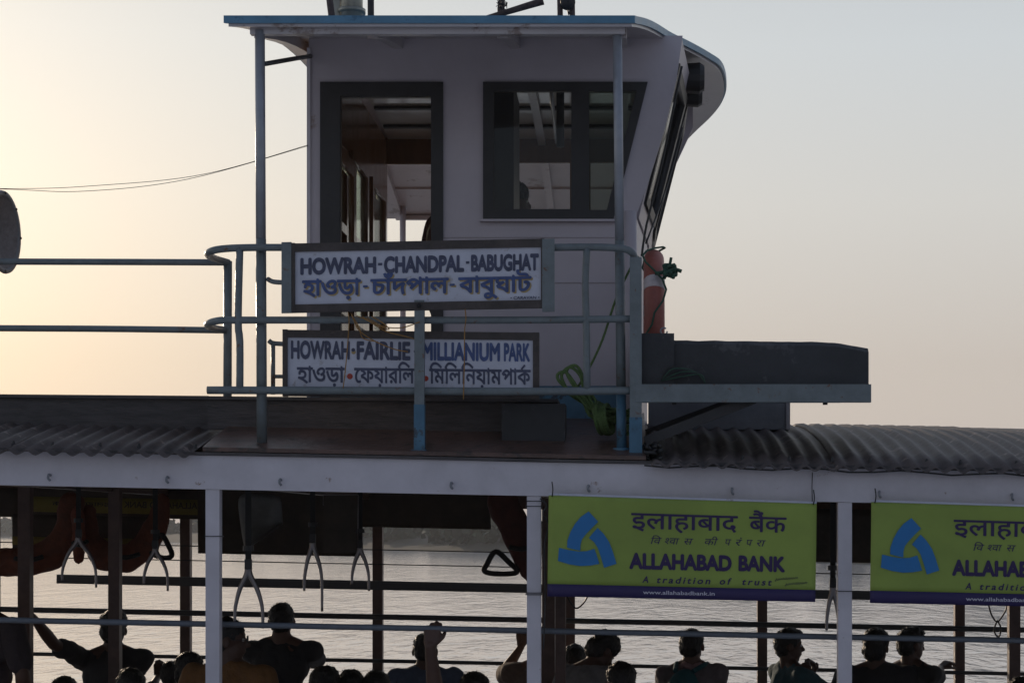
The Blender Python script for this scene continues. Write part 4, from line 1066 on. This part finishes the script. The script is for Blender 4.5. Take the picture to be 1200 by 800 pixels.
def hand(bm, wrist, dr, nr, side, curl=(50, 55, 40), sc=1.0):
    dr = dr.normalized(); nr = (nr - dr * nr.dot(dr)).normalized(); s = dr.cross(nr).normalized()
    offs = (-.030, -.010, .011, .030)
    lens = ((.040, .026, .020), (.045, .029, .021), (.042, .027, .020), (.032, .020, .018))
    if side > 0: lens = lens      # index finger lies on the thumb side
    for i, o in enumerate(offs):
        oo = o * (-side) * -1
        kn = wrist + (dr * (.088 - .006 * abs(i - 1)) + s * oo * side * side) * sc
        cap(bm, wrist + (s * oo * .6 + dr * .012) * sc, .0145 * sc, kn, .0125 * sc, 8)
        p = kn; ang = 12 + 4 * i
        L = lens[i] if side < 0 else lens[3 - i] if False else lens[i]
        for j, l in enumerate(L):
            ang += curl[j] * (.9 + .06 * i) * (.45 if j == 0 else 1)
            v = dr * math.cos(R(ang)) + nr * math.sin(R(ang)) + s * oo * .6
            q = p + v.normalized() * l * sc; cap(bm, p, (.0092 - .0008 * j) * sc, q, (.0086 - .0009 * j) * sc, 8); p = q
    ts = -1
    b = wrist + (dr * .022 + s * ts * .026) * sc
    k1 = b + (dr * .032 + s * ts * .026 + nr * .012) * sc; k2 = k1 + (dr * .026 + s * ts * .004 + nr * .018) * sc; k3 = k2 + (dr * .018 + nr * .016 - s * ts * .006) * sc
    cap(bm, b, .0145 * sc, k1, .0115 * sc, 8); cap(bm, k1, .0105 * sc, k2, .0098 * sc, 8); cap(bm, k2, .0098 * sc, k3, .0082 * sc, 8)

def ik(sh, tg, l1, l2, pole):
    d_ = tg - sh; L = min(d_.length, (l1 + l2) * .995); u = d_.normalized()
    a = (l1 * l1 - l2 * l2 + L * L) / (2 * L); h = math.sqrt(max(0, l1 * l1 - a * a))
    p = (pole - u * pole.dot(u)).normalized()
    return sh + u * a + p * h, sh + u * L

def person(px_, Y, top, label, H=1.66, yaw=0, lean=0, hyaw=0, hpitch=0, shirt=(.1, .1, .12), sname='shirt', trou=0, skin=0, hands=(None, None), poles=(None, None), grips=(None, None), vox=.009, sit=False, hair='short', zf=ZD, collar=None, glasses=False, sleeve=.6, bag=False, build=1.0, cat='person', group=None):
    """px_, top: photo column of the head and row of its top; Y distance. yaw 0 faces away from the camera, + turns to the left (degrees)."""
    zt = HC + (VY - top) / (FPX / Y); X = (px_ - VX) / (FPX / Y)
    Rz = Matrix.Rotation(R(yaw), 3, 'Z')
    f = Rz @ Vector((0, 1, 0)); r = Rz @ Vector((1, 0, 0)); up = Vector((0, 0, 1))
    ln = R(lean); uf = f * math.sin(ln) + up * math.cos(ln); ff = f * math.cos(ln) - up * math.sin(ln)     # torso up / forward
    hp = R(hpitch) + ln * .55
    Hm = Matrix.Rotation(R(yaw + hyaw), 3, 'Z')
    hf0 = Hm @ Vector((0, 1, 0)); hr = Hm @ Vector((1, 0, 0)); hu = hf0 * math.sin(hp) + up * math.cos(hp); hf = hf0 * math.cos(hp) - up * math.sin(hp)
    # solve pelvis so that the head top lands on the photo row
    neck_l, tor_l = .034 * H, .285 * H
    pel_to_head = uf * tor_l + (uf * .5 + hu * .5).normalized() * neck_l + hu * .062 * H
    headc_t = Vector((X, Y, zt - .068 * H * max(.55, hu.z)))
    pel = headc_t - pel_to_head
    if sit: pass
    chest = pel + uf * .20 * H; nb = pel + uf * tor_l
    root = empty('person', (pel.x, pel.y, zf)); tag(root, label, cat, group)
    bs = build
    def LM(a, b, c): return Matrix((a, b, c)).transposed()
    TM = LM(r, ff, uf); PM = LM(r, f, up); HM = LM(hr, hf, hu)
    hc = nb + (uf * .5 + hu * .5).normalized() * neck_l + hu * .062 * H
    shL, shR = nb - uf * .018 * H - r * .108 * H * bs, nb - uf * .018 * H + r * .108 * H * bs
    hipL, hipR = pel - r * .052 * H - up * .02 * H, pel + r * .052 * H - up * .02 * H
    # legs
    legs = []
    for s_, hip in ((-1, hipL), (1, hipR)):
        if sit:
            kn = hip + f * .235 * H + r * s_ * .03; an = Vector((kn.x, kn.y, max(zf + .05, kn.z - .25 * H))) + f * .02
            an.z = zf + .07 if kn.z - zf < .36 * H else kn.z - .25 * H
        else:
            foot = Vector((hip.x, hip.y, zf + .07)) + f * (.05 * s_ - .02) + r * s_ * .035
            l1 = l2 = .245 * H; need = (foot - hip).length
            if need > .488 * H: l1 = l2 = need / 1.99
            kn, an = ik(hip, foot, l1, l2, f); an = foot
        legs.append((hip, kn, an))
    arms = []
    for i, (s_, sh) in enumerate(((-1, shL), (1, shR))):
        tg = hands[i]
        if tg is None: tgv = sh - up * .30 * H + f * .05 + r * s_ * .05
        elif len(tg) == 3 and isinstance(tg, tuple): tgv = W(*tg)
        else: tgv = Vector(tg)
        pole = Vector(poles[i]) if poles[i] else (-up * .8 - f * .3 + r * s_ * .5)
        l1, l2 = .172 * H, .148 * H
        dist = (tgv - sh).length
        if dist > (l1 + l2) * .99 and dist < (l1 + l2) * 1.35:
            kx = dist / ((l1 + l2) * .985); l1 *= kx; l2 *= kx
        el, wr = ik(sh, tgv, l1, l2, pole)
        arms.append((sh, el, wr))
    bm = bmesh.new()
    ell(bm, pel + up * .01, (.092 * H * bs, .066 * H * bs, .075 * H), PM); ell(bm, pel + uf * .09 * H, (.080 * H * bs, .058 * H * bs, .10 * H), TM)
    ell(bm, chest, (.098 * H * bs, .064 * H * bs, .105 * H), TM); ell(bm, nb - uf * .03 * H, (.10 * H * bs, .045 * H * bs, .035 * H), TM)
    cap(bm, nb - uf * .015 * H, .040 * H * bs, hc - hu * .03 * H - hf * .008 * H, .035 * H)
    for s_ in (-1, 1): cap(bm, nb + uf * .018 * H + r * s_ * .012 * H, .034 * H, nb - uf * .012 * H + r * s_ * .085 * H * bs, .030 * H)
    # head
    ell(bm, hc + hu * .014 * H - hf * .006 * H, (.0475 * H, .0575 * H, .053 * H), HM, 20, 14); ell(bm, hc - hu * .022 * H + hf * .014 * H, (.037 * H, .038 * H, .045 * H), HM)
    ell(bm, hc - hu * .056 * H + hf * .030 * H, (.015 * H, .013 * H, .011 * H), HM)       # chin
    cap(bm, hc + hf * .048 * H + hu * .008 * H, .0055 * H, hc + hf * .060 * H - hu * .014 * H, .0085 * H, 8)   # nose
    ell(bm, hc - hu * .033 * H + hf * .047 * H, (.014 * H, .007 * H, .0055 * H), HM); ell(bm, hc + hu * .018 * H + hf * .046 * H, (.03 * H, .006 * H, .006 * H), HM)
    for s_ in (-1, 1): ell(bm, hc + hr * s_ * .050 * H - hf * .004 * H - hu * .004 * H, (.006 * H, .012 * H, .018 * H), HM, 10, 8)
    for (sh, el, wr), s_, g in zip(arms, (-1, 1), grips):
        cap(bm, sh, .032 * H * bs, sh.lerp(el, .5), .028 * H * bs); cap(bm, sh.lerp(el, .5), .028 * H * bs, el, .022 * H * bs)
        cap(bm, el, .023 * H * bs, el.lerp(wr, .35), .0235 * H * bs); cap(bm, el.lerp(wr, .35), .0235 * H * bs, wr, .0150 * H)
        fd = (wr - el).normalized()
        if g: dr, nr, cu = Vector(g[0]), Vector(g[1]), (50, 60, 45)
        else: dr, nr, cu = fd, (-r * s_ + f * .2), (22, 25, 18)
        n2 = (nr - dr.normalized() * nr.dot(dr.normalized())).normalized()
        hand(bm, wr, dr, nr, s_, cu, .97)
    for hip, kn, an in legs:
        cap(bm, hip, .052 * H * bs, kn, .034 * H * bs); cap(bm, kn, .033 * H * bs, kn.lerp(an, .35), .033 * H * bs); cap(bm, kn.lerp(an, .35), .033 * H, an, .021 * H)
        cap(bm, an - up * .03 - f * .03, .030, an - up * .038 + f * .13, .024)
    me = remeshed(bm, vox, 2)
    T(link('body', me, SKIN[skin]), root)
    # shirt
    bm = bmesh.new(); q = .013
    ell(bm, pel + up * .0, (.095 * H * bs + q, .070 * H * bs + q, .06 * H), PM); ell(bm, pel + uf * .09 * H, (.088 * H * bs + q, .064 * H * bs + q, .11 * H), TM)
    ell(bm, chest, (.100 * H * bs + q, .067 * H * bs + q, .105 * H), TM); ell(bm, nb - uf * .032 * H, (.104 * H * bs + q * .6, .046 * H * bs + q, .036 * H), TM)
    cap(bm, nb - uf * .03 * H, .047 * H, nb - uf * .002, .040 * H)
    for s_ in (-1, 1): cap(bm, nb + uf * .004 * H + r * s_ * .012 * H, .038 * H, nb - uf * .014 * H + r * s_ * .085 * H * bs, .036 * H)
    for sh, el, wr in arms:
        e2 = sh.lerp(el, min(1, sleeve / .6 * .75) if sleeve < 1 else 1)
        cap(bm, sh, .034 * H * bs + q, e2, .028 * H * bs + q * 1.3)
        if sleeve >= 1: cap(bm, el, .026 * H * bs + q, el.lerp(wr, .9), .018 * H + q)
        cap(bm, sh, .034 * H * bs + q, nb - uf * .03 * H, .03 * H + q)
    me = remeshed(bm, .011, 3); crumple(me, .015, 6, (1, 1, .55)); crumple(me, .007, 18, (1, 1, .45))
    T(link('shirt', me, cloth(sname, shirt)), root)
    bm = bmesh.new()
    ell(bm, pel - up * .01 * H, (.095 * H * bs + .008, .068 * H * bs + .008, .075 * H), PM)
    for hip, kn, an in legs:
        cap(bm, hip, .056 * H * bs, kn, .040 * H * bs); cap(bm, kn, .040 * H * bs, an + up * .02, .034 * H)
    me = remeshed(bm, .016, 2); crumple(me, .009, 8); T(link('trousers', me, TROU[trou]), root)
    bm = bmesh.new()
    ell(bm, hc + hu * .024 * H - hf * .010 * H, (.0510 * H, .059 * H, .052 * H), HM, 20, 14)
    ell(bm, hc - hu * .004 * H - hf * .026 * H, (.0475 * H, .040 * H, .045 * H), HM)
    if hair == 'quiff': ell(bm, hc + hu * .052 * H + hf * .032 * H, (.036 * H, .028 * H, .018 * H), HM); ell(bm, hc + hu * .064 * H + hf * .005 * H, (.036 * H, .036 * H, .016 * H), HM)
    if hair == 'thick': ell(bm, hc + hu * .036 * H - hf * .006 * H, (.057 * H, .063 * H, .051 * H), HM); ell(bm, hc - hu * .008 * H - hf * .03 * H, (.052 * H, .043 * H, .05 * H), HM)
    if hair == 'long': ell(bm, hc - hu * .04 * H - hf * .03 * H, (.046 * H, .035 * H, .08 * H), HM)
    if hair == 'bun': ell(bm, hc + hu * .0 * H - hf * .075 * H, (.026 * H,) * 3, HM)
    me = remeshed(bm, .008, 1); crumple(me, .007, 30); crumple(me, .004, 80)
    bh = bmesh.new(); bh.from_mesh(me); rh = random.Random(int(px_)); base_v = list(bh.verts)
    for _ in range(420):
        v = rh.choice(base_v)
        if (v.co - hc).dot(hu) < -.01 * H: continue
        n_ = (v.normal + Vector((rh.gauss(0, .45), rh.gauss(0, .45), rh.gauss(.1, .4)))).normalized(); sd_ = n_.orthogonal().normalized() * .0016; L_ = rh.uniform(.006, .019)
        q = [bh.verts.new(v.co - n_ * .004 + sd_), bh.verts.new(v.co - n_ * .004 - sd_), bh.verts.new(v.co + n_ * L_)]; bh.faces.new(q)
    bh.to_mesh(me); bh.free()
    T(link('hair', me, HAIR), root)
    bm = bmesh.new()
    for s_ in (-1, 1): ell(bm, hc + hf * .0455 * H + hr * s_ * .018 * H + hu * .004 * H, (.0075 * H, .005 * H, .0055 * H), HM, 10, 8)
    T(finish('eyes', bm, EYE, smooth=True), root)
    if glasses:
        bm = bmesh.new()
        for s_ in (-1, 1):
            cc = hc + hf * .058 * H + hr * s_ * .019 * H + hu * .004 * H
            sweep(bm, [cc + hr * math.cos(a) * .015 * H + hu * math.sin(a) * .012 * H for a in [i * 2 * math.pi / 14 for i in range(14)]], .0018, 5, closed=True)
            sweep(bm, [cc + hr * s_ * .015 * H, hc + hr * s_ * .047 * H + hu * .006 * H], .0018, 5)
        T(finish('spectacles', bm, FRAME, smooth=True), root)
    if collar:
        bm = bmesh.new(); n = 18; cpt = nb + uf * .012 * H
        sweep(bm, [cpt + r * math.cos(2 * math.pi * i / n) * .05 * H + ff * math.sin(2 * math.pi * i / n) * .045 * H + uf * .012 * math.sin(i * 1.7) for i in range(n)], .022, 8, closed=True)
        T(finish('scarf', bm, cloth('scarf_pink', collar), smooth=True), root)
    return dict(root=root, nb=nb, uf=uf, ff=ff, r=r, chest=chest, pel=pel, hc=hc, H=H)
UPV = (0, 0, 1); AW = (0, 1, 0); DN = (0, 0, -1)
OVER = ((0, .35, 1), (0, 1, -.1))      # hand reaching up, fingers over the rail
def rl(Yd, py): return HC + (VY - py) / (FPX / Yd)
YL = 13.02
person(133, 12.5, 719, 'person in a dark shirt seen from behind leaning at the inner post on the left', yaw=8, lean=12, shirt=(.03, .03, .035), sname='shirt_black', hands=((38, 722, 11.9), (140, 782, 12.9)), poles=((0, 0, -1), (.3, -.3, -1)), hair='thick', skin=1, build=1.08)
person(-18, 11.0, 672, 'person in a patterned dark shirt cut off by the left edge', H=1.74, yaw=-20, shirt=(.06, .045, .05), sname='shirt_dark_print', hair='short', skin=0, build=1.1)
person(222, 10.7, 768, 'short person whose dark head shows beside the fist on the lower rail', H=1.42, yaw=-10, shirt=(.05, .04, .04), sname='shirt_umber', hands=(None, None), skin=1, hair='thick')
person(200, 12.3, 776, 'person with a fist on the lower rail behind the short person', H=1.30, yaw=0, lean=15, shirt=(.05, .05, .06), sname='shirt_slate', hands=((193, 774, 12.95), (203, 774, 12.95)), grips=(OVER, OVER), skin=1, vox=.0075)
pg = person(268, 9.8, 725, 'person with spectacles in an orange shirt facing right behind the first white post', H=1.70, yaw=-20, hyaw=-62, shirt=(.17, .075, .02), sname='shirt_orange', skin=1, hair='short', glasses=True, vox=.007, build=1.12)
person(330, 12.35, 708, 'broad person in a dark shirt leaning with both elbows on the lower rail', H=1.68, yaw=-4, lean=9, shirt=(.025, .025, .03), sname='shirt_black', hands=((312, 784, 12.95), (362, 779, 12.98)), poles=((-.5, -.3, -1), (1, -.5, -.15)), hair='short', skin=0, build=1.1, hyaw=10)
gl = 'people sitting on the centre bench'
person(381, 10.75, 785, 'thick haired person sitting below the broad leaning man', H=1.62, yaw=5, shirt=(.05, .05, .06), sname='shirt_slate', sit=True, hair='thick', skin=1, group=gl)
person(412, 10.85, 786, 'seated person whose head is the left of the pair below the far post', H=1.60, yaw=-8, shirt=(.08, .05, .04), sname='shirt_rust', sit=True, hair='short', skin=1, group=gl)
person(441, 10.85, 787, 'seated person whose head is the right of the pair below the far post', H=1.58, yaw=12, shirt=(.06, .06, .05), sname='shirt_olive', sit=True, hair='short', skin=0, group=gl)
person(76, 10.8, 794, 'seated person whose head just shows at the bottom left', H=1.58, yaw=0, shirt=(.06, .05, .05), sname='shirt_umber', sit=True, hair='short', skin=0, group=gl)
person(154, 10.6, 784, 'seated person whose head overlaps the back of the leaning man at left', H=1.60, yaw=0, shirt=(.05, .05, .05), sname='shirt_slate', sit=True, hair='short', skin=1, group=gl)
person(556, 10.7, 792, 'seated person with spiky hair at the bottom right of the raised arm', H=1.58, yaw=0, shirt=(.06, .06, .08), sname='shirt_slate', sit=True, hair='thick', skin=0, group=gl)
person(728, 10.6, 780, 'seated person with reddish ears below the man bowing over the rail', H=1.56, yaw=10, shirt=(.08, .04, .04), sname='shirt_rust', sit=True, hair='thick', skin=2, group=gl)
person(1195, 10.6, 794, 'seated person whose head just shows at the bottom right corner', H=1.58, yaw=0, shirt=(.06, .06, .05), sname='shirt_olive', sit=True, hair='short', skin=0, group=gl)
person(498, 12.4, 744, 'person in a blue grey shirt standing behind the raised arm', H=1.60, yaw=6, lean=16, shirt=(.10, .14, .22), sname='shirt_blue_grey', hair='short', skin=1, build=1.1, hands=((484, 790, 12.9), (540, 800, 12.9)))
person(474, 8.80, 812, 'seated person near us raising an arm to grip the pipe rail', H=1.62, yaw=-15, shirt=(.12, .08, .06), sname='shirt_cocoa', sit=True, skin=1, hands=(None, tuple((504, 757, 8.36))), poles=(None, (.2, -.2, -1)), grips=(None, ((.12, .25, 1), (0, 1, -.15))), hair='short', vox=.0055, build=1.05)
person(634, 12.4, 736, 'person in a brown shirt mostly hidden by the second white post with one raised hand', H=1.62, yaw=-6, lean=6, shirt=(.17, .12, .09), sname='shirt_brown', skin=2, hands=((611, 757, 12.7), None), poles=((-.6, -.4, -1), None), grips=(((0, .2, 1), (0, 1, -.1)), None), hair='short', vox=.007, build=1.1)
person(706, 11.6, 748, 'person in a pale grey shirt bowing the head over a hand on the rail', H=1.58, yaw=-32, lean=16, hpitch=34, hyaw=-28, shirt=(.22, .22, .23), sname='shirt_pale_grey', skin=1, hands=(None, (738, 777, 12.9)), poles=(None, (.3, -.3, .6)), hair='thick', vox=.008)
bp_ = person(811, 12.4, 738, 'person with a pinkish collar carrying a teal backpack', H=1.60, yaw=-10, lean=6, hyaw=-8, shirt=(.19, .16, .17), sname='shirt_mauve', skin=0, hair='short', collar=(.42, .26, .26), build=1.05, hands=((790, 800, 13.0), (830, 800, 13.0)))
person(925, 12.45, 738, 'person in profile with a swept up quiff holding the lower rail', H=1.60, yaw=-66, hyaw=-20, shirt=(.04, .10, .12), sname='shirt_teal', skin=1, hair='quiff', hands=((950, 790, 12.7), (944, 794, 12.3)), poles=((.1, .3, -1), (.1, -.6, -1)), grips=(OVER, OVER), vox=.007)
person(1027, 12.4, 740, 'person in a black shirt standing just right of the third white post', H=1.60, yaw=-4, hyaw=-25, lean=6, shirt=(.02, .02, .025), sname='shirt_black', skin=1, hair='thick', build=1.2)
person(1068, 12.45, 737, 'person in a dark shirt looking right with one hand stretched along the lower rail', H=1.60, yaw=-40, hyaw=-25, lean=4, shirt=(.03, .03, .03), sname='shirt_charcoal', skin=1, hair='quiff', hands=(None, (1102, 782, 12.97)), poles=(None, (.3, -.4, -1)), grips=(None, ((.5, .3, .3), (0, .3, -1))), vox=.0075)
person(672, 12.7, 756, 'person in a white shirt mostly hidden by the brown inner posts', H=1.55, yaw=30, shirt=(.5, .5, .5), sname='shirt_white', skin=0, hair='short')
# wheelhouse crew
zw = HC + .5
person(603, 10.6, 217, 'helmsman whose dark head shows in the wheelhouse window', H=1.5, yaw=-80, shirt=(.05, .05, .06), sname='shirt_slate', sit=True, hair='thick', skin=1, zf=zw, vox=.011)
person(528, 10.0, 200, 'crew member in a maroon shirt standing just inside the wheelhouse door', H=1.52, yaw=-60, shirt=(.10, .025, .02), sname='shirt_maroon', hair='short', skin=1, zf=zw, vox=.011, build=1.1)

# backpacks
def backpack(p, label, col, nm):
    root = empty('backpack', p['pel']); tag(root, label, 'backpack')
    M = Matrix((p['r'], p['ff'], p['uf'])).transposed(); c = p['chest'] - p['ff'] * .14 + p['uf'] * -.05 - p['r'] * .03
    bm = bmesh.new(); ell(bm, c, (.125, .075, .19), M); ell(bm, c - p['uf'] * .07, (.135, .09, .14), M); me = remeshed(bm, .014, 3); crumple(me, .010, 8)
    T(link('pack_body', me, cloth(nm, col)), root)
    bm = bmesh.new(); ell(bm, c - p['ff'] * .07 - p['uf'] * .06, (.11, .06, .10), M); me = remeshed(bm, .012, 2); T(link('front_pocket', me, cloth(nm, col)), root)
    for s_ in (-1, 1):
        a = p['nb'] + p['r'] * s_ * .10
        T(tube('shoulder_strap', [c + p['uf'] * .17 + p['r'] * s_ * .06 - p['ff'] * .0, a + p['uf'] * .035 - p['ff'] * .03, a + p['uf'] * .02 + p['ff'] * .07, p['chest'] + p['r'] * s_ * .13 + p['ff'] * .12, p['chest'] + p['r'] * s_ * .15 - p['uf'] * .12 + p['ff'] * .02, c - p['uf'] * .13 + p['r'] * s_ * .1], .016, cloth(nm, col), smooth=5, seg=8), root)
backpack(bp_, 'teal backpack on the back of the person with a pinkish collar', (.025, .12, .14), 'pack_teal')

# ------------------------------------------------------------------ river haze
hb = bmesh.new(); abox(hb, (-700, -60, -1.2), (700, 1200, 24)); hz = finish('haze', hb, None); stuff(hz)
hm = bpy.data.materials.new('river_haze'); hm.use_nodes = True; hn_ = hm.node_tree; hn_.nodes.clear()
ho = hn_.nodes.new('ShaderNodeOutputMaterial'); pv = hn_.nodes.new('ShaderNodeVolumePrincipled')
pv.inputs['Color'].default_value = (.92, .94, .97, 1); pv.inputs['Density'].default_value = .0006; pv.inputs['Anisotropy'].default_value = .2
hn_.links.new(pv.outputs[0], ho.inputs['Volume']); hz.data.materials.append(hm)
